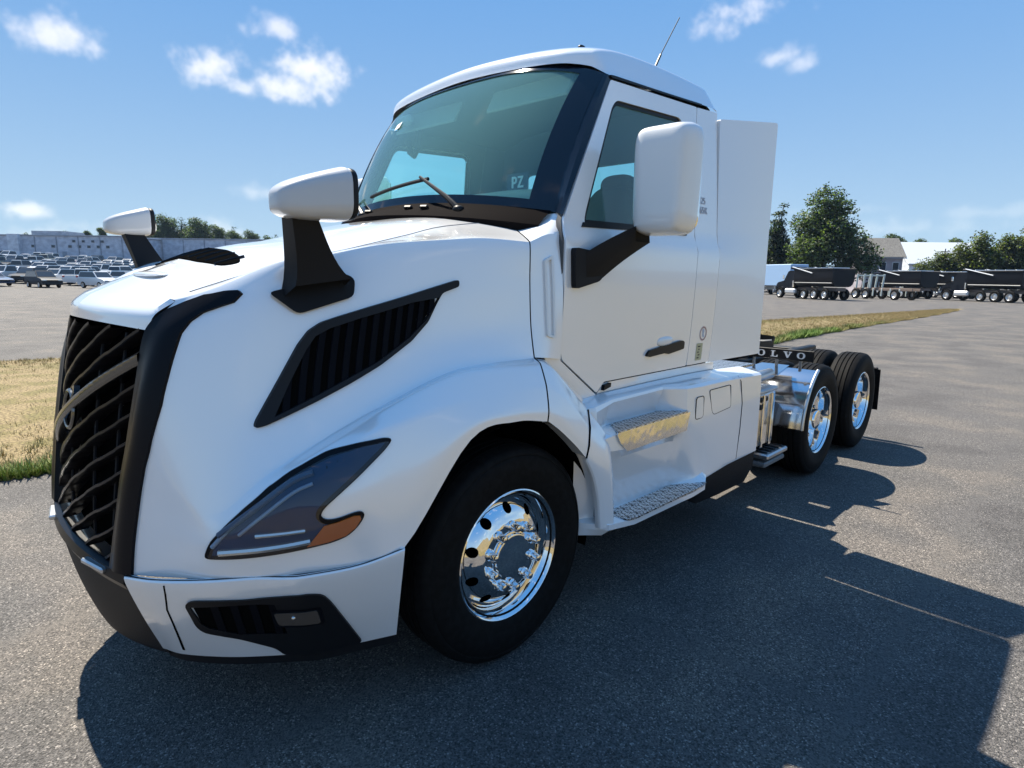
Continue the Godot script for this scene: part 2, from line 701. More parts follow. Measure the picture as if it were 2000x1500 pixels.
# fair-weather clouds, as azimuth (from -z towards +x), height, half width, half height in degrees, strength
func clouds() -> ImageTexture:
	var W := 4096
	var H := 2048
	var img := Image.create(W, H, false, Image.FORMAT_RGBA8)
	img.fill(Color(1, 1, 1, 0))
	var n := FastNoiseLite.new()
	n.noise_type = FastNoiseLite.TYPE_SIMPLEX
	n.fractal_octaves = 6
	n.fractal_gain = 0.55
	n.frequency = 13.0
	n.seed = 77
	var list := [
		[-79.0, 15.9, 3.1, 1.7, 0.85], [-68.9, 15.3, 3.2, 2.0, 0.9], [-66.5, 14.3, 2.2, 1.2, 0.7], [-60.6, 16.3, 3.7, 2.5, 1.0], [-62.5, 14.8, 3.6, 1.6, 0.9], [-63.6, 18.7, 2.1, 1.2, 0.75],
		[-24.6, 20.6, 3.6, 1.9, 0.85], [-26.5, 19.5, 2.2, 1.3, 0.6], [-21.8, 17.2, 2.6, 1.0, 0.55], [-20.2, 16.6, 1.4, 1.1, 0.5], [-81.6, 4.2, 2.0, 0.9, 0.6], [-74.5, 3.0, 5.5, 1.0, 0.25], [-69.0, 3.2, 3.2, 1.2, 0.35], [-66.0, 6.6, 2.0, 0.8, 0.3],
		[-12.0, 4.0, 6.0, 1.0, 0.16], [-7.0, 5.0, 5.0, 0.7, 0.14], [-17.0, 5.5, 4.0, 0.6, 0.12], [-81.0, 2.2, 7.0, 0.8, 0.35],
	]
	var r := RandomNumberGenerator.new()
	r.seed = 5
	for k in 46:
		var az := r.randf_range(12.0, 262.0)
		var el := r.randf_range(4.0, 55.0)
		list.append([az, el, r.randf_range(2.0, 4.5), r.randf_range(1.0, 2.4), r.randf_range(0.4, 0.95)])
	for c in list:
		var lat: float = cos(deg_to_rad(c[1]))
		var y0 := int((90.0 - c[1] - c[3] * 2.2) / 180.0 * H)
		var y1 := int((90.0 - c[1] + c[3] * 2.2) / 180.0 * H)
		var half := int(c[2] * 2.2 / lat / 360.0 * W)
		var mid := int(c[0] / 360.0 * W)
		for y in range(y0, y1):
			var el := PI / 2 - (y + 0.5) / H * PI
			for dx in range(-half, half):
				var az := (mid + dx + 0.5) / W * TAU
				var d := Vector3(cos(el) * sin(az), sin(el), -cos(el) * cos(az))
				var u: float = (rad_to_deg(az) - c[0]) * lat / c[2]
				var w: float = (rad_to_deg(el) - c[1]) / c[3]
				if w < 0.0:
					w *= 1.35
				var f := n.get_noise_3dv(d * 1.0)
				var g := n.get_noise_3dv(d * 2.7 + Vector3(4, 1, 2))
				var a: float = (1.0 - sqrt(u * u + w * w)) * 1.1 + f * 0.8 + g * 0.45
				a = pow(smoothstep(-0.2, 1.25, a), 1.4) * c[4]
				if a <= 0.004:
					continue
				var px := posmod(mid + dx, W)
				var was := img.get_pixel(px, y)
				if a > was.a:
					# cloud adds less blue than red, so that air plus cloud comes out white; thick parts are a touch greyer
					var k := 1.0 - 0.16 * smoothstep(0.55, 1.0, a) * clampf(0.5 - w, 0.0, 1.0)
					var col := lin(0.38 * k, 0.285 * k, 0.17 * k)
					col.a = a
					img.set_pixel(px, y, col)
	return ImageTexture.create_from_image(img)


# ---------------------------------------------------------------- the semi truck
# Truck axes: +z is forward (front axle at z = 0), +x is its left side, ground at y = 0.
func hood_columns() -> Array:
	var rows := [
		[.585, 1.69, 1.19, .60, 1.68, 1.18, .552, 1.58, 1.26, .535, 1.40, 1.30, .52, 1.175, 1.345, .505, 1.05, 1.37, .49, .92, 1.39, .475, .82, 1.405, .46, .72, 1.42],
		[.60, 1.735, 1.06, .675, 1.735, 1.06, .665, 1.60, 1.19, .645, 1.40, 1.28, .625, 1.18, 1.33, .605, 1.05, 1.355, .59, .93, 1.375, .58, .83, 1.39, .57, .725, 1.40],
		[.60, 1.79, .88, .75, 1.82, .875, .775, 1.66, .99, .785, 1.28, 1.13, .82, .97, 1.20, .835, .91, 1.205, .845, .86, 1.21, .84, .79, 1.215, .82, .735, 1.22],
		[.605, 1.84, .70, .80, 1.85, .72, .83, 1.66, .84, .86, 1.36, .93, .92, 1.10, 1.02, .965, 1.07, 1.03, 1.0, 1.0, 1.03, 1.02, .88, 1.02, 1.0, .74, 1.02],
		[.61, 1.88, .52, .86, 1.89, .55, .895, 1.68, .64, .925, 1.44, .69, .98, 1.235, .74, 1.04, 1.23, .75, 1.095, 1.19, .77, 1.14, 1.0, .79, 1.12, .75, .80],
		[.62, 1.91, .40, .89, 1.91, .42, .925, 1.70, .5, .955, 1.48, .54, 1.01, 1.30, .58, 1.065, 1.30, .60, 1.13, 1.24, .61, 1.175, 1.02, .62, 1.175, .78, .64],
		[.63, 1.96, .2, .925, 1.93, .22, .955, 1.73, .26, .98, 1.52, .28, 1.035, 1.39, .30, 1.09, 1.385, .31, 1.155, 1.29, .33, 1.195, 1.20, .33, 1.20, 1.14, .33],
		[.65, 2.01, 0, .96, 1.945, .03, .99, 1.75, .05, 1.01, 1.54, .06, 1.06, 1.41, .07, 1.115, 1.395, .08, 1.17, 1.30, .08, 1.205, 1.22, .08, 1.21, 1.175, .08],
		[.68, 2.06, -.38, .995, 1.94, -.22, 1.01, 1.76, -.21, 1.03, 1.56, -.20, 1.065, 1.41, -.19, 1.12, 1.39, -.17, 1.175, 1.30, -.15, 1.21, 1.2, -.13, 1.215, 1.145, -.12]]
	var cols := []
	for r in rows:
		cols.append(pts(r))
	return cols


# hood centre line: height and z of nine stations that face the nine columns of the side
const CROWN := [[1.69, 1.30], [1.76, 1.15], [1.835, .95], [1.885, .77], [1.925, .60], [1.96, .46], [2.01, .25], [2.06, .02], [2.12, -.27]]


func bumper_columns() -> Array:
	var top := pts([.57, .725, 1.40, .70, .735, 1.34, .82, .735, 1.22, .93, .74, 1.09, 1.0, .74, 1.02, 1.05, .745, .965, 1.12, .75, .80, 1.175, .78, .64])
	var low := pts([.46, .33, 1.28, .56, .33, 1.235, .70, .33, 1.12, .80, .33, 1.01, .86, .332, .94, .92, .335, .87, .99, .345, .735, 1.06, .355, .605])
	var cols := []
	for i in top.size():
		cols.append(PackedVector3Array([top[i], top[i] + Vector3(.015, -.02, .012), (top[i] + low[i]) * 0.5 + Vector3(.02, 0, .015), low[i]]))
	return cols


func set_skin(rows: Array) -> void:
	var b := Mb.new()
	b.grid(rows)
	skin_tris = b.v
	skin_cells = {}
	for t in skin_tris.size() / 3:
		var lo := 1e9
		var hi := -1e9
		for k in 3:
			lo = minf(lo, skin_tris[t * 3 + k].z)
			hi = maxf(hi, skin_tris[t * 3 + k].z)
		for c in range(floori(lo / 0.05), floori(hi / 0.05) + 1):
			if skin_cells.has(c):
				skin_cells[c].append(t)
			else:
				skin_cells[c] = [t]


# the point of the current skin over (z, y)
func on_skin(p: Vector2) -> Vector3:
	var best := -1e9
	for t in skin_cells.get(floori(p.x / 0.05), []):
		var a := skin_tris[t * 3]
		var b := skin_tris[t * 3 + 1]
		var c := skin_tris[t * 3 + 2]
		var den := (b.y - c.y) * (a.z - c.z) + (c.z - b.z) * (a.y - c.y)
		if absf(den) < 1e-9:
			continue
		var u := ((b.y - c.y) * (p.x - c.z) + (c.z - b.z) * (p.y - c.y)) / den
		var w := ((c.y - a.y) * (p.x - c.z) + (a.z - c.z) * (p.y - c.y)) / den
		if u >= -0.02 and w >= -0.02 and u + w <= 1.02:
			best = maxf(best, a.x * u + b.x * w + c.x * (1 - u - w))
	if best < -1e8:
		var dist := 1e9
		for q in skin_tris:
			var d := Vector2(q.z, q.y).distance_squared_to(p)
			if d < dist:
				dist = d
				best = q.x
	return Vector3(best, p.y, p.x)


# cab side: straight below the belt, leaning in above it; flares a little behind the cab
func cab_x(y: float, z: float) -> float:
	var x := 1.0
	if y > 2.045:
		x = lerpf(1.03, 0.955, (y - 2.045) / 0.785)
	elif y > 1.95:
		x = lerpf(1.062, 1.03, smoothstep(1.95, 2.045, y))
	else:
		x = 1.062 - 0.03 * pow((1.95 - y) / 0.8, 2.0)
	return x


func on_cab(p: Vector2) -> Vector3:
	return Vector3(cab_x(p.y, p.x), p.y, p.x)


func build_truck() -> void:
	truck = thing("semi_truck", "white day cab semi truck with chrome wheels standing alone on the asphalt in the foreground", "truck")
	var cols := hood_columns()
	for side in [1.0, -1.0]:
		sx = side
		truck_front(cols)
		truck_cab_side()
		truck_skirt()
		truck_mirrors()
		truck_rear_side()
	sx = 1.0
	truck_nose()
	truck_cab()
	truck_chassis()
	truck_wheels()


func truck_front(cols: Array) -> void:
	var d := dense(cols, 6, 6, [0.6, 0.3, 0.8, 1.0, 0.25, 0.6, 0.4, 1.0, 1.0])
	var b := mb()
	b.grid(d)
	# half of the hood top
	var half := []
	for i in cols.size():
		var c := Vector3(0, CROWN[i][0], CROWN[i][1])
		var e: Vector3 = cols[i][0]
		var lift := lerpf(0.0, 0.022, i / 8.0)
		half.append(PackedVector3Array([c, c.lerp(e, 0.33) + Vector3(0, lift * 0.8, 0.012), c.lerp(e, 0.67) + Vector3(0, lift, 0.012), e]))
	var dh := dense(half, 6, 4)
	b.grid(dh)
	hood_top = dh
	# nose lip between the grille and the front edge of the hood
	var edge: PackedVector3Array = dh[0]
	edge.append(cols[0][1])
	var lip := []
	for p in edge:
		var x: float = p.x * 0.92
		var low := Vector3(x, lerpf(1.598, 1.58, pow(x / .552, 2.0)), lerpf(1.345, 1.26, pow(x / .552, 2.0)))
		var mid: Vector3 = p.lerp(low, 0.5) + Vector3(0, 0.006, 0.020)
		lip.append(tight(PackedVector3Array([p, mid, low]), 5, [0.8, 1.0, 1.0]))
	b.grid(lip)
	# return flange round the wheel arch and along the rear edge
	var inner := []
	var outer := []
	for i in d.size():
		var p: Vector3 = d[i][d[i].size() - 1]
		if p.z < 0.66:
			outer.append(p)
			inner.append(p + Vector3(-0.10, 0.0, 0.0))
	b.grid([PackedVector3Array(outer), PackedVector3Array(inner)], true)
	var rear: PackedVector3Array = d[d.size() - 1]
	var back := PackedVector3Array()
	for p in rear:
		back.append(p + Vector3(-0.03, -0.01, -0.001))
	b.grid([rear, back])
	var hood := obj("hood", b, M.white_paint, truck, "", 26.0)
	b = mb()
	var line := PackedVector3Array()
	for i in range(3, d.size()):
		line.append(d[i][0] + Vector3(0, 0.0005, 0))
	tube(b, line, 0.0026, 5)
	obj("hood_seam", b, M.painted_steel, hood)

	set_skin(d)
	var out := Vector3(0.9, 0.0, 0.44).normalized()
	# headlight: dark housing, light guides, amber corner, clear lens
	var hl := pts2([1.226, .825, 1.212, .871, 1.166, .932, 1.109, .997, 1.048, 1.059, .985, 1.103, .922, 1.136, .858, 1.167, .772, 1.193, .688, 1.203, .655, 1.195, .685, 1.166, .738, 1.127, .795, 1.080, .856, 1.029, .898, .993, .916, .973, .922, .955, .908, .94, .875, .939, .823, .955, .797, .957, .785, .942, .807, .902, .840, .870, .887, .853, .963, .841, 1.035, .830, 1.102, .822, 1.165, .816, 1.219, .814])
	hl = soft(hl, 0.02)
	b = mb()
	sheet(b, hl, on_skin, 0.009, 0.026, out, [], 0.022)
	var lamp := obj("headlight", b, M.gloss_black, truck)
	b = mb()
	sheet(b, inset(hl, 0.016), on_skin, 0.011, 0.004, out, [], 0.022)
	obj("reflector_bowl", b, M.lamp_inside, lamp)
	for g in [[[1.19, .842, 1.10, .853, 1.02, .863, .955, .872], .013, M.lamp_chrome], [[1.10, .902, 1.03, .907, .968, .912], .009, M.lamp_chrome], [[1.14, .905, 1.06, .985, .985, 1.045, .93, 1.07], .0065, M.lamp_blue_pale], [[1.185, .90, 1.14, .945, 1.06, 1.02, .98, 1.08, .92, 1.105], .012, M.lamp_blue], [[1.205, .86, 1.165, .915], .008, M.lamp_blue_pale]]:
		b = mb()
		var run := PackedVector3Array()
		for p in pts2(g[0]):
			run.append(on_skin(p) + out * 0.013)
		tube(b, catmull(run, 3), g[1], 8)
		obj("light_guide", b, g[2], lamp)
	b = mb()
	sheet(b, pts2([.965, .850, .935, .893, .915, .922, .875, .930, .823, .946, .803, .944, .800, .93, .818, .900, .848, .875, .90, .860]), on_skin, 0.016, 0.008, out, [], 0.02)
	obj("turn_signal", b, M.amber, lamp, "amber turn signal in the lower corner")
	b = mb()
	sheet(b, inset(hl, 0.008), on_skin, 0.028, 0.0, out, [], 0.022)
	obj("lens", b, M.lamp_lens, lamp)

	# side intake: black frame, recessed floor and slanting fins
	var vent := soft(pts2([.193, 1.766, .194, 1.738, .277, 1.711, .305, 1.674, .356, 1.596, .441, 1.524, .586, 1.441, .710, 1.380, .825, 1.329, 1.006, 1.254, 1.039, 1.246, 1.031, 1.270, .945, 1.401, .863, 1.530, .823, 1.578, .777, 1.607, .712, 1.628, .597, 1.661, .420, 1.706]), 0.012)
	var hole := pts2([.291, 1.693, .365, 1.603, .449, 1.538, .588, 1.457, .715, 1.398, .826, 1.347, .975, 1.282, .914, 1.390, .840, 1.512, .805, 1.557, .753, 1.584, .640, 1.619, .424, 1.674])
	b = mb()
	sheet(b, vent, on_skin, 0.016, 0.02, Vector3.RIGHT, [hole], 0.028)
	var intake := obj("side_intake", b, M.satin_black, truck)
	b = mb()
	sheet(b, inset(vent, 0.012), on_skin, 0.003, 0.0, Vector3.RIGHT, [], 0.04)
	obj("intake_floor", b, M.void_black, intake)
	for k in 14:
		var z0 := 0.31 + k * 0.047
		var fin := pts2([z0, 1.70, z0 + .022, 1.70, z0 + .132, 1.25, z0 + .11, 1.25])
		for piece in Geometry2D.intersect_polygons(fin, hole):
			b = mb()
			sheet(b, piece, on_skin, 0.011 , 0.009, Vector3.RIGHT, [], 0.04)
			obj("intake_fin", b, M.fin_black, intake)
	# mirror foot
	b = mb()
	sheet(b, soft(pts2([.93, 1.715, .66, 1.785, .632, 1.765, .647, 1.70, .845, 1.638]), 0.02), on_skin, 0.022, 0.03, out, [], 0.03)
	obj("mirror_foot", b, M.black_plastic, truck)

	# black surround of the grille, up over the hood shoulder
	var around := pts2([0, 1.75, .05, 1.55, .14, 1.45, .53, 1.35, .93, 1.33, 1.36, 1.47, 1.64, 1.6, 1.74, 1.7, 1.69, 1.83, 1.48, 1.83, 1.28, 1.84, 1.17, 1.96, 1.12, 2.19, 1.16, 2.47, 1.2, 2.82, 1.22, 3.17, 1.16, 3.63, 1.12, 4.4, 1.12, 6, 1.12, 8, 0, 8, 0, 6, 0, 4, 0, 2.2])
	var on_grid := func(p: Vector2) -> Vector3:
		var u := clampf(p.x * 6.0, 0, d.size() - 1.001)
		var w := clampf(p.y * 6.0, 0, d[0].size() - 1.001)
		var i := int(u)
		var j := int(w)
		return d[i][j].lerp(d[i + 1][j], u - i).lerp(d[i][j + 1].lerp(d[i + 1][j + 1], u - i), w - j)
	b = mb()
	sheet(b, around, on_grid, 0.012, 0.05, Vector3(.42, .28, .86).normalized(), [], 0.12)
	obj("grille_surround", b, M.gloss_black, truck)

	# bumper end with its black insert and fog lamp
	var bc := dense(bumper_columns(), 6, 5)
	b = mb()
	b.grid(bc)
	var bi := PackedVector3Array()
	var bo := PackedVector3Array()
	for r in bc:
		bo.append(r[r.size() - 1])
		bi.append(r[r.size() - 1] + Vector3(-0.12, 0.02, -0.08))
	b.grid([bo, bi])
	var last: PackedVector3Array = bc[bc.size() - 1]
	var li := PackedVector3Array()
	for p in last:
		li.append(p + Vector3(-0.06, 0, 0.03))
	b.grid([last, li])
	var bump := obj("bumper_end", b, M.white_paint, truck, "", 26.0)
	b = mb()
	var groove := PackedVector3Array()
	for r in bc:
		groove.append(r[0] + Vector3(.007, -.004, .007))
	tube(b, groove, 0.0055, 6)
	obj("panel_gap", b, M.satin_black, bump)
	set_skin(bc)
	var fo := Vector3(0.75, 0, 0.66)
	b = mb()
	var seam := pts2([1.335, .72, 1.331, .72, 1.313, .60, 1.238, .36, 1.244, .36, 1.317, .60])
	sheet(b, seam, on_skin, 0.0015, 0.002, fo, [], 0.05)
	obj("panel_gap", b, M.void_black, bump)
	var ins := soft(pts2([1.275, .633, 1.264, .652, 1.123, .648, .969, .670, .921, .658, .890, .620, .805, .484, .722, .352, .841, .338, .963, .335, 1.000, .382, 1.110, .447, 1.209, .485, 1.233, .519]), 0.02)
	var gap := pts2([1.262, .622, 1.10, .628, 1.045, .625, .985, .47, 1.11, .475, 1.2, .512, 1.222, .535])
	b = mb()
	sheet(b, ins, on_skin, 0.010, 0.014, fo, [gap], 0.025)
	var fog := obj("lower_intake", b, M.satin_black, bump)
	b = mb()
	sheet(b, inset(ins, 0.015), on_skin, 0.0025, 0.0, fo, [], 0.04)
	obj("intake_floor", b, M.void_black, fog)
	for k in 4:
		var z0 := 1.215 - k * 0.05
		for piece in Geometry2D.intersect_polygons(pts2([z0, .64, z0 - .02, .64, z0 - .075, .45, z0 - .055, .45]), gap):
			b = mb()
			sheet(b, piece, on_skin, 0.009, 0.007, fo, [], 0.04)
			obj("intake_fin", b, M.fin_black, fog)
	b = mb()
	sheet(b, soft(pts2([1.05, .594, .915, .600, .885, .512, .996, .507, 1.022, .514]), 0.012), on_skin, 0.014, 0.006, fo, [], 0.03)
	obj("fog_lamp_housing", b, M.gloss_black, fog)
	b = mb()
	sheet(b, soft(pts2([1.04, .585, .925, .591, .898, .522, 1.016, .522]), 0.012), on_skin, 0.018, 0.006, fo, [], 0.03)
	obj("fog_lamp", b, M.fog_glass, fog)
	b = mb()
	blob(b, on_skin(Vector2(.985, .565)) + fo * 0.019, Vector3(.008, .008, .008), 1.0, 6)
	obj("bulb", b, M.lamp_chrome, fog)
	# rubber air dam under the bumper
	var dam := []
	for r in bc:
		var p: Vector3 = r[r.size() - 1]
		dam.append(PackedVector3Array([p + Vector3(-.02, .03, -.01), p + Vector3(-.03, -.06, -.03), p + Vector3(-.09, -.11, -.09)]))
	b = mb()
	b.grid(dam)
	obj("air_dam", b, M.black_plastic, bump)

	# wheel well behind the arch
	b = mb()
	var well := []
	for i in 25:
		var w := deg_to_rad(-8.0 + i * 8.4)
		var rr := lerpf(0.66, 0.585, clampf(i / 24.0, 0, 1))
		var row := PackedVector3Array()
		for x in [1.12, 0.9, 0.62]:
			row.append(Vector3(x - (0.10 if i < 7 and x > 1.1 else 0.0), 0.515 + sin(w) * rr, cos(w) * rr))
		well.append(row)
	b.grid(well, true)
	obj("wheel_well", b, M.void_black, truck)

	# rear part of the fender, carried by the cab
	var rf := [
		PackedVector3Array(cols[8].slice(4)),
		pts([1.055, 1.38, -.30, 1.12, 1.345, -.28, 1.185, 1.245, -.25, 1.215, 1.15, -.225, 1.218, 1.085, -.215]),
		pts([1.055, 1.27, -.45, 1.13, 1.235, -.405, 1.195, 1.155, -.36, 1.22, 1.06, -.335, 1.222, .995, -.325]),
		pts([1.055, 1.17, -.58, 1.14, 1.125, -.52, 1.2, 1.06, -.455, 1.225, .98, -.42, 1.225, .92, -.405])]
	for k in rf[0].size():
		rf[0][k] += Vector3(0, -0.002, -0.010)
	var rd := dense(rf, 6, 6, [0.25, 0.6, 0.4, 1.0, 1.0])
	b = mb()
	b.grid(rd)
	var ra := PackedVector3Array()
	var rb := PackedVector3Array()
	for r in rd:
		ra.append(r[r.size() - 1])
		rb.append(r[r.size() - 1] + Vector3(-.08, .012, 0))
	b.grid([ra, rb], true)
	obj("rear_fender", b, M.white_paint, truck, "", 26.0)
	# cowl side between hood and door, with its upright scoop
	var cs := [
		PackedVector3Array(cols[8].slice(0, 5)),
		pts([.86, 2.085, -.44, 1.01, 1.98, -.33, 1.03, 1.76, -.31, 1.045, 1.56, -.305, 1.06, 1.40, -.30]),
		pts([.965, 2.09, -.460, 1.02, 1.985, -.418, 1.052, 1.76, -.405, 1.06, 1.56, -.401, 1.056, 1.385, -.398])]
	for k in 5:
		cs[0][k] += Vector3(0, 0.002, -0.008)
	var kc := [0.6, 0.3, 0.8, 1.0, 0.25]
	b = mb()
	b.grid(dense(cs, 6, 6, kc))
	obj("cowl_side", b, M.white_paint, truck, "", 26.0)
	set_skin(dense(cs, 6, 6, kc))
	b = mb()
	var sc := soft(pts2([-.292, 1.86, -.345, 1.885, -.345, 1.49, -.292, 1.505]), 0.012)
	sheet(b, sc, on_skin, 0.012, 0.02, Vector3.RIGHT, [inset(sc, 0.012)], 0.03)
	obj("cowl_scoop", b, M.white_plastic, truck)


func inset(loop: PackedVector2Array, d: float) -> PackedVector2Array:
	var got := Geometry2D.offset_polygon(loop, -d)
	var best := PackedVector2Array()
	for g in got:
		if g.size() > best.size():
			best = g
	return best if best.size() > 2 else loop


# grille, centre of the bumper and the hood intake: things on the centre line
func grille_z(x: float, y: float) -> float:
	var t := clampf((1.6 - y) / 0.9, 0.0, 1.0)
	var zc := lerpf(1.345, 1.452, 1.0 - pow(1.0 - t, 1.7))
	var ze := lerpf(1.255, 1.42, t)
	var xe := lerpf(0.555, 0.46, t)
	return lerpf(zc, ze, pow(absf(x) / xe, 2.0))


func truck_nose() -> void:
	var grille := part("grille", truck)
	var b := Mb.new()
	var rows := []
	for i in 15:
		var row := PackedVector3Array()
		var y := lerpf(1.6, 0.71, i / 14.0)
		for j in 19:
			var x := lerpf(-1, 1, j / 18.0) * lerpf(0.60, 0.50, i / 14.0)
			row.append(Vector3(x, y, grille_z(x, y) - 0.075))
		rows.append(row)
	b.grid(rows, true)
	obj("grille_mesh", b, M.void_black, grille)
	# slanting bars, stepped where they cross the uprights
	for k in range(-5, 12):
		var y0 := 0.735 + k * 0.0985
		if absf(y0 - 1.235) < 0.03:
			continue
		var run := []
		for j in 81:
			var x := -0.56 + 1.12 * j / 80.0
			var y := y0 + 0.5 * x + 0.0022 * signf(sin(x * 30.0)) * minf(1.0, absf(sin(x * 30.0)) * 3.0)
			var t := clampf((1.6 - y) / 0.9, 0, 1)
			if y > 1.585 or y < 0.725 or absf(x) > lerpf(0.555, 0.46, t) - 0.004:
				continue
			run.append(Vector3(x, y, grille_z(x, y)))
		if run.size() < 3:
			continue
		b = Mb.new()
		var sec := []
		for p in run:
			sec.append(PackedVector3Array([p + Vector3(0, .008, -.062), p + Vector3(0, .011, -.010), p + Vector3(0, .006, 0), p + Vector3(0, -.004, 0), p + Vector3(0, -.010, -.010), p + Vector3(0, -.008, -.062)]))
		b.grid(sec)
		obj("grille_bar", b, M.grille_metal, grille, "", 50.0)
	for x in [-.36, -.18, .18, .36]:
		b = Mb.new()
		var line := PackedVector3Array()
		for i in 12:
			var y := lerpf(1.56, 0.735, i / 11.0)
			line.append(Vector3(x, y, grille_z(x, y) - 0.04))
		tube(b, line, 0.007, 6)
		obj("grille_upright", b, M.black_plastic, grille)
	# the broad diagonal bar and the ring badge it carries
	b = Mb.new()
	var bar := []
	for j in 31:
		var x := -0.545 + 1.09 * j / 30.0
		var y := 1.235 + 0.46 * x
		var z := grille_z(x, y) + 0.012
		bar.append(PackedVector3Array([Vector3(x, y + .03, z - .05), Vector3(x, y + .024, z), Vector3(x, y + .012, z + .012), Vector3(x, y - .012, z + .012), Vector3(x, y - .024, z), Vector3(x, y - .03, z - .05)]))
	b.grid(bar)
	obj("diagonal_bar", b, M.dark_chrome, grille, "", 50.0)
	var badge := part("badge", grille)
	badge.position = Vector3(0, 1.235, grille_z(0, 1.235) + 0.004)
	badge.rotation = Vector3(deg_to_rad(-7), 0, 0)
	b = Mb.new()
	var ring := PackedVector3Array()
	for k in 49:
		ring.append(Vector3(cos(TAU * k / 48), sin(TAU * k / 48), 0) * 0.074)
	tube(b, ring, 0.009, 8, false)
	obj("badge_ring", b, M.dark_chrome, badge)
	b = Mb.new()
	tube(b, pts([.053, .053, 0, .082, .082, 0]), 0.009, 8)
	obj("badge_arrow", b, M.dark_chrome, badge)
	b = Mb.new()
	plate(b, pts2([-.02, 0, .02, 0, 0, .03]), Vector3(.088, .088, 0), Vector3(.7071, -.7071, 0), Vector3(.7071, .7071, 0), 0.02)
	obj("badge_arrow", b, M.dark_chrome, badge)

	# bumper centre: a glossy ledge and a matt valance that tucks under
	b = Mb.new()
	var led := []
	for j in 25:
		var x := lerpf(-.57, .57, j / 24.0)
		var bow := 1.0 - pow(absf(x) / .57, 2.0)
		led.append(PackedVector3Array([Vector3(x, .728, 1.385 + bow * .062), Vector3(x, .722, 1.408 + bow * .062), Vector3(x, .69, 1.414 + bow * .066), Vector3(x, .665, 1.402 + bow * .066)]))
	b.grid(led)
	obj("bumper_ledge", b, M.gloss_black, truck)
	for s in [-1.0, 1.0]:
		b = Mb.new()
		box(b, Vector3(s * .36, .705, 1.452), Vector3(.16, .022, .03), 0.006, Basis(Vector3.UP, s * 0.2))
		obj("tow_cover", b, M.brushed_aluminium, truck)
	b = Mb.new()
	var val := []
	var ends: PackedVector3Array = dense(bumper_columns(), 6, 5)[0]
	for e in ends:
		var t := clampf((.69 - e.y) / .36, 0, 1)
		if e.y > 0.70:
			continue
		var zc := lerpf(1.462, 1.385, pow(t, 1.7))
		var row := PackedVector3Array()
		for j in 25:
			var q := lerpf(-1, 1, j / 24.0)
			row.append(Vector3(q * (e.x + .004), e.y, lerpf(zc, e.z - .006, q * q)))
		val.append(row)
	var lowest: PackedVector3Array = val[val.size() - 1]
	for k in 3:
		var row := PackedVector3Array()
		for p in lowest:
			row.append(p + Vector3(-p.x * .03 * (k + 1), -.035 * (k + 1), -.03 * (k + 1) * (k + 1) * .5))
		val.append(row)
	b.grid(val, false)
	obj("bumper_valance", b, M.black_plastic, truck)

	# low scoop across the middle of the hood
	var hv := part("hood_intake", truck)
	b = Mb.new()
	var hump := []
	for i in 15:
		var row := PackedVector3Array()
		for j in 25:
			row.append(hump_at(Vector2(lerpf(-.50, .50, j / 24.0), lerpf(1.0, .50, i / 14.0))))
		hump.append(row)
	b.grid(hump)
	obj("intake_hump", b, M.white_paint, hv)
	b = Mb.new()
	sheet(b, soft(pts2([-.38, .935, -.2, .958, .2, .958, .40, .935, .44, .88, .36, .845, .2, .825, -.2, .825, -.34, .845, -.40, .88]), 0.03), hump_at, 0.005, 0.012, Vector3.UP, [], 0.03)
	obj("intake_mouth", b, M.void_black, hv)
	for k in 9:
		b = Mb.new()
		var x := -.37 + k * 0.09
		tube(b, PackedVector3Array([hump_at(Vector2(x, .945)) + Vector3(0, .005, 0), hump_at(Vector2(x + .02, .88)) + Vector3(0, .006, 0), hump_at(Vector2(x + .03, .835)) + Vector3(0, .005, 0)]), 0.006, 6)
		obj("intake_slat", b, M.satin_black, hv)
	b = Mb.new()
	blob(b, Vector3(.08, crown_y(1.10) - .008, 1.10), Vector3(.17, .014, .045), 0.9, 14)  # raised bump added to stand in for a bright highlight on the hood
	obj("hood_highlight_bump", b, M.white_paint, truck)


func crown_y(z: float) -> float:
	for i in CROWN.size() - 1:
		if z <= CROWN[i][1] and z >= CROWN[i + 1][1]:
			return lerpf(CROWN[i][0], CROWN[i + 1][0], (CROWN[i][1] - z) / (CROWN[i][1] - CROWN[i + 1][1]))
	return CROWN[8][0]


var hood_top := []

# height of the hood over (x, z)
func hood_y(x: float, z: float) -> float:
	x = absf(x)
	for i in hood_top.size() - 1:
		var r: PackedVector3Array = hood_top[i]
		var q: PackedVector3Array = hood_top[i + 1]
		for j in r.size() - 1:
			if x > r[j + 1].x + 0.01 and x > q[j + 1].x + 0.01:
				continue
			var f := clampf((x - r[j].x) / maxf(r[j + 1].x - r[j].x, 0.001), 0, 1)
			var p0 := r[j].lerp(r[j + 1], f)
			var p1 := q[j].lerp(q[j + 1], f)
			if z <= p0.z and z >= p1.z:
				return lerpf(p0.y, p1.y, (p0.z - z) / (p0.z - p1.z))
			break
	return crown_y(z)


func hump_at(p: Vector2) -> Vector3:
	var t := clampf((1.0 - p.y) / .50, 0, 1)
	var u := clampf(p.x + .50, 0, 1)
	return Vector3(p.x, hood_y(p.x, p.y) - 0.004 + 0.020 * pow(sin(PI * pow(t, 0.7)), 0.9) * pow(sin(PI * u), 0.6), p.y)


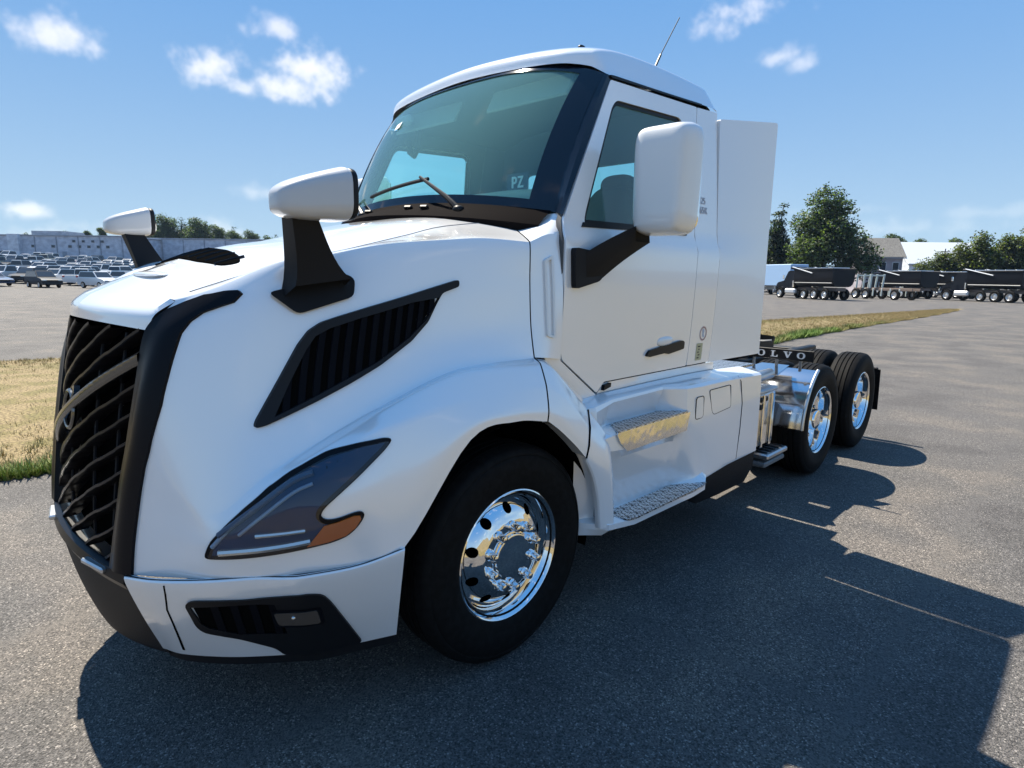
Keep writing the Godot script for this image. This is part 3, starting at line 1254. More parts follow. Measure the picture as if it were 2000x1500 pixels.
func truck_cab_side() -> void:
	# dark inner shell that shows in the gaps between the panels
	var window := soft(pts2([-.915, 2.70, -.87, 2.66, -.60, 2.10, -.585, 2.045, -1.60, 2.06, -1.62, 2.10, -1.62, 2.70, -1.58, 2.735]), 0.03)
	var b := mb()
	sheet(b, pts2([-.86, 2.80, -.42, 2.05, -.40, 1.95, -.40, 1.39, -.80, 1.235, -2.02, 1.235, -2.06, 2.86]), on_cab, -0.014, 0.03, Vector3.RIGHT, [inset(window, -0.01)], 0.08)
	obj("cab_shell", b, M.cab_trim, truck)
	# door
	var door := part("door", truck)
	b = mb()
	var outline := soft(pts2([-.868, 2.795, -.425, 2.06, -.405, 1.97, -.402, 1.40, -.42, 1.37, -.80, 1.222, -1.705, 1.222, -1.722, 1.30, -1.735, 2.2, -1.80, 2.84]), 0.015)
	outline = soft(pts2([-.866, 2.79, -.428, 2.06, -.410, 1.97, -.406, 1.42, -.425, 1.375, -.74, 1.17, -.80, 1.225, -1.708, 1.225, -1.716, 1.30, -1.735, 2.2, -1.80, 2.838]), 0.012)
	sheet(b, outline, on_cab, 0.0, 0.014, Vector3.RIGHT, [window], 0.05)
	obj("door_skin", b, M.white_paint, door, "", 24.0)
	b = mb()
	sheet(b, window, on_cab, -0.010, 0.004, Vector3.RIGHT, [inset(window, 0.022)], 0.04)
	obj("window_seal", b, M.satin_black, door)
	b = mb()
	sheet(b, inset(window, 0.018), on_cab, -0.016, 0.0, Vector3.RIGHT, [], 0.08)
	obj("window", b, M.cab_glass, door)
	b = mb()
	sheet(b, pts2([-.575, 2.052, -.56, 2.028, -1.02, 2.04, -1.62, 2.045, -1.62, 2.066]), on_cab, 0.008, 0.01, Vector3.RIGHT, [], 0.05)
	obj("sill_strip", b, M.satin_black, door)
	b = mb()
	sheet(b, pts2([-.872, 2.801, -.862, 2.811, -1.86, 2.868, -1.86, 2.858]), on_cab, 0.006, 0.01, Vector3.RIGHT, [], 0.05)
	obj("drip_rail", b, M.satin_black, truck)
	# pull handle in its dish
	b = mb()
	sheet(b, soft(pts2([-1.19, 1.335, -1.22, 1.365, -1.60, 1.40, -1.63, 1.39, -1.63, 1.345, -1.44, 1.325, -1.40, 1.335, -1.22, 1.325]), 0.012), on_cab, 0.016, 0.018, Vector3.RIGHT, [], 0.03)
	obj("door_handle", b, M.satin_black, door)
	b = mb()
	blob(b, Vector3(cab_x(1.41, -1.4) - 0.004, 1.405, -1.41), Vector3(.016, .03, .095), 0.8, 12)
	obj("handle_bezel", b, M.white_plastic, door)
	b = mb()
	sheet(b, pts2([-.795, 1.176, -.86, 1.19, -.86, 1.212, -.80, 1.205]), on_cab, 0.008, 0.02, Vector3.RIGHT, [], 0.05)
	obj("side_marker", b, M.satin_black, truck)
	# pillar behind the door
	b = mb()
	sheet(b, soft(pts2([-1.808, 2.838, -1.742, 2.2, -1.722, 1.225, -2.025, 1.225, -2.04, 2.0, -2.085, 2.858]), 0.01), on_cab, -0.001, 0.014, Vector3.RIGHT, [], 0.06)
	obj("rear_pillar", b, M.white_paint, truck, "", 24.0)
	# rocker below the door
	b = mb()
	sheet(b, soft(pts2([-.75, 1.150, -.815, 1.215, -2.02, 1.215, -2.13, 1.21, -2.15, 1.09, -.64, 1.10]), 0.01), on_cab, -0.012, 0.03, Vector3.RIGHT, [], 0.08)
	obj("rocker_panel", b, M.white_paint, truck)
	b = mb()
	sheet(b, pts2([-.27, 1.43, -.398, 1.40, -.417, 1.372, -.745, 1.155, -.80, 1.09, -.56, 1.09, -.40, 1.24]), on_cab, -0.004, 0.02, Vector3.RIGHT, [], 0.08)
	obj("cowl_corner", b, M.white_paint, truck)
	# black pillar between windscreen and door
	b = mb()
	var pil := []
	for k in 9:
		var t := k / 8.0
		var w := ws_at(Vector2(1.0, t))
		var d := on_cab(Vector2(-.42, 2.075).lerp(Vector2(-.872, 2.805), t))
		pil.append(PackedVector3Array([w + Vector3(-.01, .0, .003), w.lerp(d, .5) + Vector3(.010, 0, .010), d + Vector3(-.004, 0, -.003), d + Vector3(-.05, 0, -.05)]))
	b.grid(pil, true)
	obj("windscreen_pillar", b, M.frit, truck)
	# stickers
	if sx > 0:
		b = mb()
		sheet(b, circle2(Vector2(-1.90, 1.425), 0.048), on_cab, 0.0006, 0.0, Vector3.RIGHT, [circle2(Vector2(-1.90, 1.425), 0.037)], 0.02)
		var st := obj("round_sticker", b, M.decal_red, truck)
		b = mb()
		sheet(b, pts2([-1.885, 1.45, -1.90, 1.458, -1.915, 1.44, -1.905, 1.425, -1.918, 1.40, -1.90, 1.402, -1.885, 1.408, -1.892, 1.425]), on_cab, 0.0006, 0.0, Vector3.RIGHT, [], 0.02)
		obj("figure_print", b, M.decal_grey, st)
		b = mb()
		sheet(b, rounded(Vector2(-1.868, 1.305), Vector2(.085, .115), 0.008), on_cab, 0.0006, 0.0, Vector3.RIGHT, [], 0.03)
		var yl := obj("label_sticker", b, M.decal_yellow, truck)
		b = mb()
		for k in 5:
			sheet(b, pts2([-1.845 - .01 * (k % 2), 1.345 - k * .019, -1.88 + .008 * (k % 3), 1.345 - k * .019, -1.88 + .008 * (k % 3), 1.337 - k * .019, -1.845 - .01 * (k % 2), 1.337 - k * .019]), on_cab, 0.0012, 0.0, Vector3.RIGHT, [], 0.03)
		obj("label_print", b, M.satin_black, yl)
		# faint lettering on the pillar
		for line in [["125", 2.275], ["165K", 2.215]]:
			var tm := TextMesh.new()
			tm.text = line[0]
			tm.font = font("Droid Sans")
			tm.font_size = 32
			tm.pixel_size = 0.0018
			tm.depth = 0.001
			var o := obj("pillar_lettering", tm, M.decal_grey, truck)
			o.position = Vector3(cab_x(line[1], 0) + 0.0015, line[1], -1.845)
			o.rotation = Vector3(0, PI / 2, -0.0)
			o.rotate_object_local(Vector3.RIGHT, -0.095)

	# fairing behind the cab
	var fx := func(p: Vector2) -> Vector3:
		var t := clampf((-2.05 - p.x) / 0.50, 0, 1)
		return Vector3(lerpf(cab_x(p.y, 0) - 0.003, 1.17, t), p.y, p.x)
	b = mb()
	sheet(b, soft(pts2([-2.095, 2.818, -2.54, 2.845, -2.555, 2.83, -2.555, 1.265, -2.54, 1.25, -2.035, 1.218, -2.05, 2.0]), 0.012), fx, 0.0, 0.03, Vector3.RIGHT, [], 0.09)
	obj("side_fairing", b, M.white_paint, truck)


func truck_skirt() -> void:
	# pillar behind the front wheel
	var b := mb()
	var strip := [
		pts([1.20, .905, -.408, 1.225, .912, -.412, 1.226, .975, -.430, 1.20, 1.052, -.468, 1.13, 1.12, -.54]),
		pts([1.195, .798, -.482, 1.225, .80, -.485, 1.236, .83, -.55, 1.235, .87, -.60, 1.19, .93, -.66]),
		pts([1.19, .658, -.532, 1.222, .66, -.535, 1.236, .665, -.59, 1.237, .67, -.64, 1.16, .68, -.70]),
		pts([1.19, .505, -.557, 1.22, .505, -.56, 1.238, .50, -.61, 1.24, .49, -.655, 1.13, .505, -.72])]
	b.grid(dense(strip, 5, 3), true)
	obj("skirt_front", b, M.white_paint, truck, "", 30.0)
	# dark joint between fender and skirt
	b = mb()
	tube(b, pts([1.226, .915, -.409, 1.228, .975, -.425, 1.203, 1.055, -.462, 1.14, 1.125, -.525]), 0.005, 6)
	obj("panel_gap", b, M.void_black, truck)

	# sections along the side, from front to rear: sill edge, recess, upper tread, riser, lean-in panel, lower tread, nose
	var secs := [
		[-.50, pts([1.03, 1.14, 0, 1.08, 1.11, 0, 1.08, 1.09, 0, 1.08, 1.0, 0, 1.08, .97, 0, 1.08, .90, 0, 1.08, .80, 0, 1.08, .53, 0, 1.1, .52, 0, 1.1, .49, 0, 1.1, .45, 0])],
		[-.60, pts([1.03, 1.15, 0, 1.13, 1.125, 0, 1.14, 1.10, 0, 1.15, 1.0, 0, 1.20, .97, 0, 1.20, .90, 0, 1.17, .80, 0, 1.14, .53, 0, 1.245, .52, 0, 1.245, .49, 0, 1.20, .45, 0])],
		[-.80, pts([1.03, 1.16, 0, 1.10, 1.135, 0, 1.105, 1.12, 0, 1.06, .985, 0, 1.205, .985, 0, 1.205, .88, 0, 1.17, .83, 0, 1.115, .515, 0, 1.275, .505, 0, 1.275, .475, 0, 1.20, .44, 0])],
		[-1.30, pts([1.03, 1.165, 0, 1.11, 1.145, 0, 1.115, 1.13, 0, 1.065, .985, 0, 1.205, .985, 0, 1.205, .88, 0, 1.17, .82, 0, 1.115, .50, 0, 1.275, .495, 0, 1.275, .465, 0, 1.20, .43, 0])],
		[-1.45, pts([1.03, 1.165, 0, 1.185, 1.14, 0, 1.195, 1.125, 0, 1.20, .985, 0, 1.205, .97, 0, 1.205, .88, 0, 1.18, .80, 0, 1.13, .50, 0, 1.275, .49, 0, 1.275, .46, 0, 1.20, .43, 0])],
		[-1.62, pts([1.03, 1.165, 0, 1.19, 1.14, 0, 1.205, 1.12, 0, 1.21, .985, 0, 1.21, .93, 0, 1.21, .86, 0, 1.205, .72, 0, 1.19, .52, 0, 1.27, .495, 0, 1.27, .465, 0, 1.20, .43, 0])],
		[-1.74, pts([1.03, 1.165, 0, 1.19, 1.14, 0, 1.205, 1.12, 0, 1.21, .985, 0, 1.21, .93, 0, 1.21, .86, 0, 1.21, .72, 0, 1.212, .56, 0, 1.215, .52, 0, 1.212, .50, 0, 1.18, .48, 0])],
		[-2.06, pts([1.03, 1.16, 0, 1.19, 1.135, 0, 1.205, 1.115, 0, 1.21, .985, 0, 1.21, .93, 0, 1.21, .86, 0, 1.21, .72, 0, 1.212, .58, 0, 1.212, .535, 0, 1.21, .52, 0, 1.18, .50, 0])],
		[-2.56, pts([1.03, 1.14, 0, 1.185, 1.11, 0, 1.20, 1.095, 0, 1.205, .985, 0, 1.205, .93, 0, 1.205, .86, 0, 1.205, .72, 0, 1.205, .60, 0, 1.205, .535, 0, 1.205, .52, 0, 1.18, .50, 0])]]
	var rows := []
	for s in secs:
		var row := PackedVector3Array()
		for p in s[1]:
			row.append(Vector3(p.x, p.y, s[0]))
		rows.append(row)
	# long straight runs need no smoothing; insert a few stations for even shading
	var full := []
	for i in rows.size() - 1:
		for k in 3:
			var row := PackedVector3Array()
			for j in rows[i].size():
				row.append(rows[i][j].lerp(rows[i + 1][j], k / 3.0))
			full.append(row)
	full.append(rows[rows.size() - 1])
	b = mb()
	b.grid(full)
	var endrow: PackedVector3Array = rows[rows.size() - 1]
	for j in range(1, endrow.size()):
		b.quad(endrow[j - 1], endrow[j], Vector3(.55, endrow[j].y, -2.56), Vector3(.55, endrow[j - 1].y, -2.56))
	var skirt := obj("side_skirt", b, M.white_paint, truck, "", 20.0)
	# steps
	b = mb()
	sheet(b, soft(pts2([-.70, 1.205, -.82, 1.075, -1.38, 1.085, -1.46, 1.2, -1.45, 1.212, -.72, 1.212]), 0.015), func(p: Vector2) -> Vector3: return Vector3(p.y, .987, p.x), 0.006, 0.008, Vector3.UP, [], 0.06)
	var up := obj("upper_step", b, M.tread_plate, truck)
	b = mb()
	sheet(b, pts2([-.69, .978, -.72, .93, -.79, .872, -1.44, .872, -1.47, .984, -.70, .988]), func(p: Vector2) -> Vector3: return Vector3(1.206, p.y, p.x), 0.008, 0.01, Vector3.RIGHT, [], 0.06)
	obj("step_riser", b, M.polished_aluminium, up)
	b = mb()
	sheet(b, soft(pts2([-.72, 1.15, -.74, 1.27, -.80, 1.283, -1.55, 1.28, -1.66, 1.26, -1.60, 1.21, -1.42, 1.13, -.80, 1.125]), 0.015), func(p: Vector2) -> Vector3: return Vector3(p.y, lerpf(.512, .497, clampf((-.7 - p.x), 0, 1)), p.x), 0.006, 0.008, Vector3.UP, [], 0.06)
	obj("lower_step", b, M.tread_plate, truck)
	# hatches and seams as fine dark lines
	for loop in [rounded(Vector2(-1.60, .99), Vector2(.10, .14), 0.02), soft(pts2([-1.72, 1.085, -2.03, 1.085, -2.05, .93, -1.80, .915, -1.77, .94]), 0.02)]:
		var line := PackedVector3Array()
		for p in resample(loop, 0.03):
			line.append(Vector3(1.2085, p.y, p.x))
		line.append(line[0])
		b = mb()
		tube(b, line, 0.0028, 5, false)
		obj("hatch_gap", b, M.satin_black, skirt)
	b = mb()
	tube(b, pts([1.19, 1.128, -2.17, 1.2085, 1.09, -2.19, 1.2095, .93, -2.235, 1.2095, .75, -2.23, 1.209, .53, -2.20]), 0.0028, 5, false)
	obj("panel_gap", b, M.satin_black, skirt)
	# black lower valance
	b = mb()
	var vs := []
	for q in [[-.70, .47, .40], [-1.58, .46, .38], [-1.68, .47, .34], [-1.78, .505, .29], [-2.10, .53, .27], [-2.56, .53, .26]]:
		var x := 1.20 if q[0] > -1.6 else 1.195
		vs.append(PackedVector3Array([Vector3(x, q[1], q[0]), Vector3(x - .005, lerpf(q[1], q[2], .5), q[0]), Vector3(x - .06, q[2], q[0]), Vector3(x - .5, q[2] + .02, q[0])]))
	b.grid(vs)
	b.quad(vs[5][0], vs[5][1], vs[5][2], vs[5][3])
	obj("lower_valance", b, M.black_plastic, truck)


func truck_mirrors() -> void:
	# mirror on the hood
	var hm := part("hood_mirror", truck)
	var b := mb()
	var a0 := [Vector3(.80, 1.69, .865), Vector3(.895, 1.735, .86), Vector3(.925, 1.755, .715), Vector3(.84, 1.72, .70)]
	var a1 := [Vector3(.905, 1.985, .925), Vector3(.975, 1.985, .925), Vector3(.975, 1.985, .835), Vector3(.905, 1.985, .83)]
	var sec := []
	for k in 9:
		var t := k / 8.0
		var row := PackedVector3Array()
		for j in 5:
			var p: Vector3 = a0[j % 4].lerp(a1[j % 4], t)
			var mid: Vector3 = (a0[0] + a0[1] + a0[2] + a0[3]).lerp(a1[0] + a1[1] + a1[2] + a1[3], t) * 0.25
			row.append(mid + (p - mid) * (1.0 + 0.35 * pow(1.0 - t, 4.0)))
		sec.append(row)
	b.grid(sec)
	obj("mirror_arm", b, M.black_plastic, hm, "", 40.0)
	var f := 0.0 if sx > 0 else 0.055
	var kk := 1.0 if sx > 0 else 0.84
	b = mb()
	blob(b, Vector3(.965, 2.052, .76 + f), Vector3(.108, .090 * kk, .222 * kk), 0.5, 22, func(p: Vector3) -> Vector3:
		p.z = maxf(p.z, 0.0) * 1.0 + minf(p.z, 0.0) * 0.12
		var t := clampf(p.z, 0, 1)
		return Vector3(p.x * (1.0 - 0.34 * t), p.y * (1.0 - 0.36 * t) - 0.42 * t, p.z))
	obj("mirror_cap", b, M.shaded_white_plastic, hm)
	b = mb()
	blob(b, Vector3(.965, 2.052, .738 + f), Vector3(.110, .088 * kk, .016), 0.45, 14)
	obj("mirror_rim", b, M.satin_black, hm)
	b = mb()
	blob(b, Vector3(.965, 2.052, .724 + f), Vector3(.097, .076 * kk, .006), 0.5, 12)
	obj("mirror_glass", b, M.chrome, hm)
	# mirror on the door
	var dm := part("door_mirror", truck)
	b = mb()
	sheet(b, soft(pts2([-.445, 1.925, -.46, 1.725, -.66, 1.765, -.71, 1.82, -.72, 1.90]), 0.025), on_cab, 0.03, 0.035, Vector3.RIGHT, [], 0.03)
	obj("mirror_foot", b, M.black_plastic, dm)
	b = mb()
	var r0 := [Vector3(1.08, 1.885, -.50), Vector3(1.08, 1.885, -.70), Vector3(1.08, 1.775, -.68), Vector3(1.08, 1.765, -.52)]
	var r1 := [Vector3(1.19, 2.04, -.80), Vector3(1.19, 2.04, -.93), Vector3(1.20, 1.965, -.93), Vector3(1.20, 1.965, -.80)]
	sec = []
	for k in 9:
		var t := k / 8.0
		var row := PackedVector3Array()
		for j in 5:
			row.append(r0[j % 4].lerp(r1[j % 4], t) + Vector3(0, 0, 0.02 * sin(PI * t)))
		sec.append(row)
	b.grid(sec)
	obj("mirror_arm", b, M.black_plastic, dm, "", 50.0)
	b = mb()
	blob(b, Vector3(1.29, 2.262, -.90), Vector3(.155, .265, .10), 0.3, 26, func(p: Vector3) -> Vector3:
		var q := p
		q.x = p.x * (1.0 + 0.04 * p.y) + 0.02 * p.y
		if p.z > 0.0:
			q.x *= 1.0 - 0.12 * p.z
			q.y *= 1.0 - 0.06 * p.z
		return q)
	obj("mirror_cap", b, M.white_plastic, dm)
	b = mb()
	blob(b, Vector3(1.29, 2.262, -.997), Vector3(.14, .245, .012), 0.3, 14)
	obj("mirror_glass", b, M.chrome, dm)


func ws_bottom(x: float) -> Vector3:
	var u := absf(x) / 0.95
	return Vector3(x, lerpf(2.165, 2.095, u * u), lerpf(-.215, -.46, pow(u, 2.2)))


func ws_top(x: float) -> Vector3:
	var u := absf(x) / 0.95
	return Vector3(x, 2.92 - .05 * pow(u, 2.0) - .055 * pow(u, 6.0), -.695 - .045 * pow(u, 2.0) - .12 * pow(u, 5.0))


func ws_at(p: Vector2) -> Vector3:   # p: across -1..1, up 0..1
	var a := ws_bottom(p.x * 0.95)
	var c := ws_top(p.x * 0.93)
	return a.lerp(c, p.y) + Vector3(0, 0.35, 0.55) * 0.06 * 4.0 * p.y * (1.0 - p.y)


func truck_cab() -> void:
	# windscreen with its black printed border
	var ws := part("windscreen", truck)
	var b := Mb.new()
	var out := Vector3(0, 0.5, 0.86)
	var clear := pts2([-.865, .06, .865, .06, .895, .95, .4, .972, -.4, .972, -.895, .95])
	var top := func(u: float) -> float: return lerpf(.972, .95, clampf((absf(u) - .4) / .495, 0, 1))
	var low_strip := []
	var top_strip := []
	for j in 41:
		var x := lerpf(-1, 1, j / 40.0)
		var l := PackedVector3Array()
		var t := PackedVector3Array()
		for k in 3:
			l.append(ws_at(Vector2(x, .06 * k / 2.0)))
			t.append(ws_at(Vector2(x, lerpf(top.call(x), 1.0, k / 2.0))))
		low_strip.append(l)
		top_strip.append(t)
	b.grid(low_strip)
	b.grid(top_strip)
	for s in [-1.0, 1.0]:
		var strip := []
		for j in 21:
			var t := j / 20.0
			var inner := lerpf(.865, .895, t)
			var row := PackedVector3Array()
			for k in 4:
				var x := lerpf(inner, 1.0, k / 3.0)
				row.append(ws_at(Vector2(s * x, lerpf(.06, top.call(x), t))))
			strip.append(row)
		b.grid(strip, s > 0)
	obj("screen_border", b, M.frit, ws)
	b = Mb.new()
	sheet(b, inset(clear, -0.02), ws_at, -0.006, 0.0, out, [], 0.06)
	obj("screen_glass", b, M.cab_glass, ws)
	# camera pod and card behind the glass
	b = Mb.new()
	box(b, ws_at(Vector2(-.62, .86)) + Vector3(0, -.01, -.06), Vector3(.16, .07, .06), 0.02)
	obj("camera_pod", b, M.cab_trim_grey, ws)
	b = Mb.new()
	sheet(b, pts2([-.53, .70, -.47, .71, -.475, .77, -.535, .755]), ws_at, 0.001, 0.0, out, [], 0.05)
	obj("screen_sticker", b, M.letter_white, ws)
	for s in [0, 1]:
		var wp := part("wiper", ws)
		var x0: float = [0.50, -0.32][s]
		var p0 := ws_bottom(x0) + Vector3(0, -.03, .05)
		var p1 := ws_at(Vector2(x0 / .95 - .36, .155)) + Vector3(0, .02, .03)
		b = Mb.new()
		tube(b, PackedVector3Array([p0, p0.lerp(p1, .25) + Vector3(0, .02, .015), p1]), [0.018, 0.013, 0.008], 8)
		obj("wiper_arm", b, M.satin_black, wp)
		b = Mb.new()
		var line := PackedVector3Array()
		for k in 9:
			line.append(ws_at(Vector2(x0 / .95 - .36 + lerpf(.06, -.50, k / 8.0), lerpf(.150, .085, k / 8.0))) + Vector3(0, .012, .02))
		tube(b, line, 0.010, 6)
		obj("wiper_blade", b, M.satin_black, wp)
		b = Mb.new()
		blob(b, p0, Vector3(.03, .022, .03), 0.9, 10)
		obj("wiper_pivot", b, M.satin_black, wp)
	# cowl panel between hood and glass
	b = Mb.new()
	var cow := []
	for j in 33:
		var x := lerpf(-.93, .93, j / 32.0)
		var w := ws_bottom(x)
		var u := absf(x) / .93
		cow.append(PackedVector3Array([w + Vector3(0, .02, -.02), w + Vector3(0, -.012, .02), w + Vector3(0, -.042 - .0 * u, lerpf(.12, .06, u)), w + Vector3(0, -.07, lerpf(.19, .09, u)), w + Vector3(0, -.3, lerpf(.19, .09, u))]))
	b.grid(cow)
	var cowl := obj("cowl_panel", b, M.cowl_dark, truck, "", 40.0)
	for x in [-.2, .18, .3]:
		b = Mb.new()
		box(b, ws_bottom(x) + Vector3(0, -.022, .075), Vector3(.05, .02, .03), 0.008, Basis(Vector3.UP, 0.5))
		obj("washer_jet", b, M.satin_black, cowl)

	# roof
	var xs := [0.0, .42, .72, .868, .948]
	var ctrl := []
	var data := [
		[[2.926, -.690], [2.91, -.702], [2.888, -.735], [2.862, -.81], [2.815, -.862]],
		[[2.992, -.712], [2.974, -.722], [2.95, -.755], [2.928, -.83], [2.822, -.90]],
		[[3.032, -.80], [3.018, -.81], [2.993, -.845], [2.962, -.90], [2.826, -.97]],
		[[3.068, -1.02], [3.056, -1.03], [3.032, -1.05], [2.992, -1.09], [2.834, -1.14]],
		[[3.092, -1.42], [3.08, -1.42], [3.056, -1.43], [3.012, -1.44], [2.85, -1.46]],
		[[3.095, -1.95], [3.084, -1.95], [3.06, -1.95], [3.016, -1.95], [2.872, -1.94]],
		[[3.075, -2.075], [3.065, -2.075], [3.042, -2.072], [2.998, -2.068], [2.872, -2.06]],
		[[3.01, -2.11], [2.995, -2.11], [2.975, -2.106], [2.93, -2.10], [2.862, -2.085]]]
	for r in data:
		var row := PackedVector3Array()
		for j in range(8, -1, -1):
			var k := absi(j - 4)
			var sgn := -1.0 if j < 4 else 1.0
			row.append(Vector3(xs[k] * sgn, r[k][0], r[k][1]))
		row.reverse()
		ctrl.append(row)
	b = Mb.new()
	b.grid(dense(ctrl, 6, 6, [1, .35, 1, 1, 1, 1, 1, .35, 1]), true)
	obj("roof", b, M.white_paint, truck, "", 30.0)
	b = Mb.new()
	var seam := PackedVector3Array()
	for k in 9:
		var t := k / 8.0
		seam.append(Vector3(lerpf(.735, .73, t), lerpf(2.885, 3.075, pow(t, .7)), lerpf(-.742, -1.6, t * t)))
	# pods on the roof
	b = Mb.new()
	blob(b, Vector3(.62, 3.06, -1.05), Vector3(.016, .02, .03), 0.8, 10)
	obj("roof_marker", b, M.satin_black, truck)
	b = Mb.new()
	tube(b, pts([.60, 3.06, -1.80, .605, 3.25, -1.92]), 0.008, 6)
	tube(b, pts([.605, 3.25, -1.92, .615, 3.53, -2.12]), 0.0035, 5)
	obj("antenna", b, M.satin_black, truck)

	# inside: floor, rear wall with its window, ceiling, dash, seats, wheel
	b = Mb.new()
	var wall := pts2([-1.02, 1.1, 1.02, 1.1, 1.02, 2.05, .93, 2.87, .84, 2.97, .7, 3.03, .4, 3.07, -.4, 3.07, -.7, 3.03, -.84, 2.97, -.93, 2.87, -1.02, 2.05])
	var rw := rounded(Vector2(0, 2.34), Vector2(1.34, .52), 0.06)
	sheet(b, wall, func(p: Vector2) -> Vector3: return Vector3(p.x, p.y, -2.02), 0.0, 0.03, Vector3(0, 0, -1), [rw], 0.12)
	obj("cab_back_wall", b, M.cab_trim, truck)
	b = Mb.new()
	sheet(b, inset(rw, -0.01), func(p: Vector2) -> Vector3: return Vector3(p.x, p.y, -2.01), 0.0, 0.0, Vector3(0, 0, -1), [], 0.3)
	obj("rear_window", b, M.cab_glass, truck)
	b = Mb.new()
	box(b, Vector3(0, 1.12, -1.15), Vector3(2.0, .06, 1.6), 0.01)
	obj("cab_floor", b, M.cab_trim, truck)
	b = Mb.new()
	var cei := []
	for k in 4:
		var row := PackedVector3Array()
		for j in 9:
			var x := lerpf(-.93, .93, j / 8.0)
			var w := ws_top(x * .95)
			row.append(w + Vector3(0, -.006, -.012) if k == 0 else Vector3(x, [0.0, 2.87, 2.89, 2.89][k] + .05 * (1.0 - pow(absf(x) / .93, 2.0)) - .06 * pow(absf(x) / .93, 6.0), [0.0, -.95, -1.4, -2.03][k]))
		cei.append(row)
	b.grid(cei)
	obj("headliner", b, M.cab_trim, truck)
	var dash := Mb.new()
	var ds := []
	for j in 17:
		var x := lerpf(-.92, .92, j / 16.0)
		var w := ws_bottom(x)
		ds.append(PackedVector3Array([w + Vector3(0, -.03, -.05), w + Vector3(0, -.02, -.16), Vector3(x, 2.06, -.66), Vector3(x, 1.98, -.74), Vector3(x, 1.3, -.70)]))
	dash.grid(ds, true)
	obj("dashboard", dash, M.cab_trim_grey, truck, "", 50.0)
	b = Mb.new()
	blob(b, Vector3(.42, 2.16, -.60), Vector3(.46, .085, .10), 0.7, 16)
	obj("instrument_hood", b, M.dash_pale, truck)
	for x in [.48, -.48]:
		var seat := part("seat", truck)
		b = Mb.new()
		blob(b, Vector3(x, 1.58, -1.28), Vector3(.25, .08, .25), 0.5, 14)
		obj("seat_cushion", b, M.seat_cloth, seat)
		b = Mb.new()
		blob(b, Vector3(x, 1.98, -1.52), Vector3(.25, .40, .075), 0.5, 16, func(p: Vector3) -> Vector3: return Vector3(p.x * (1.0 - .28 * clampf(p.y, 0, 1)), p.y, p.z - 1.1 * p.y - .2 * p.y))
		obj("backrest", b, M.seat_cloth, seat)
		b = Mb.new()
		blob(b, Vector3(x, 2.36, -1.66), Vector3(.13, .10, .06), 0.6, 12)
		obj("headrest", b, M.seat_cloth, seat)
		b = Mb.new()
		box(b, Vector3(x, 1.32, -1.28), Vector3(.3, .36, .3), 0.03)
		obj("seat_base", b, M.seat_cloth, seat)
	var sw := part("steering_wheel", truck)
	sw.position = Vector3(.48, 2.17, -.90)
	sw.rotation.x = 0.5
	b = Mb.new()
	var ring := PackedVector3Array()
	for k in 41:
		ring.append(Vector3(cos(TAU * k / 40) * .22, 0, sin(TAU * k / 40) * .22))
	tube(b, ring, 0.016, 8, false)
	obj("wheel_rim", b, M.seat_cloth, sw)
	b = Mb.new()
	tube(b, pts([-.21, 0, 0, .21, 0, 0]), 0.018, 6)
	tube(b, pts([0, 0, 0, 0, -.25, .2]), 0.03, 8)
	obj("wheel_hub", b, M.seat_cloth, sw)
	b = Mb.new()
	tube(b, pts([-.62, 2.76, -.86, -.66, 2.66, -.88, -.76, 2.62, -.92, -.86, 2.66, -.96, -.89, 2.74, -.98]), 0.022, 8)
	obj("grab_handle", b, M.seat_cloth, truck)
	for x in [-.45, .45]:
		b = Mb.new()
		box(b, Vector3(x, 2.80, -.80), Vector3(.62, .15, .02), 0.008, Basis(Vector3.RIGHT, -.5))
		obj("sun_visor", b, M.cab_trim_grey, truck)
	# hanging card with two letters, seen through the glass
	b = Mb.new()
	box(b, Vector3(.20, 2.36, -.98), Vector3(.18, .11, .004), 0.001)
	var card := obj("hanging_card", b, M.card_blue, truck)
	var tm := TextMesh.new()
	tm.text = "PZ"
	tm.font = font("Droid Sans")
	tm.font_size = 32
	tm.pixel_size = 0.003
	tm.depth = 0.002
	var o := obj("card_lettering", tm, M.letter_white, card)
	o.position = Vector3(.20, 2.36, -.976)


func font(called: String, bold := 0.0) -> Font:
	var f := SystemFont.new()
	f.font_names = PackedStringArray([called])
	f.font_weight = 700
	var v := FontVariation.new()
	v.base_font = f
	v.variation_embolden = bold
	return v


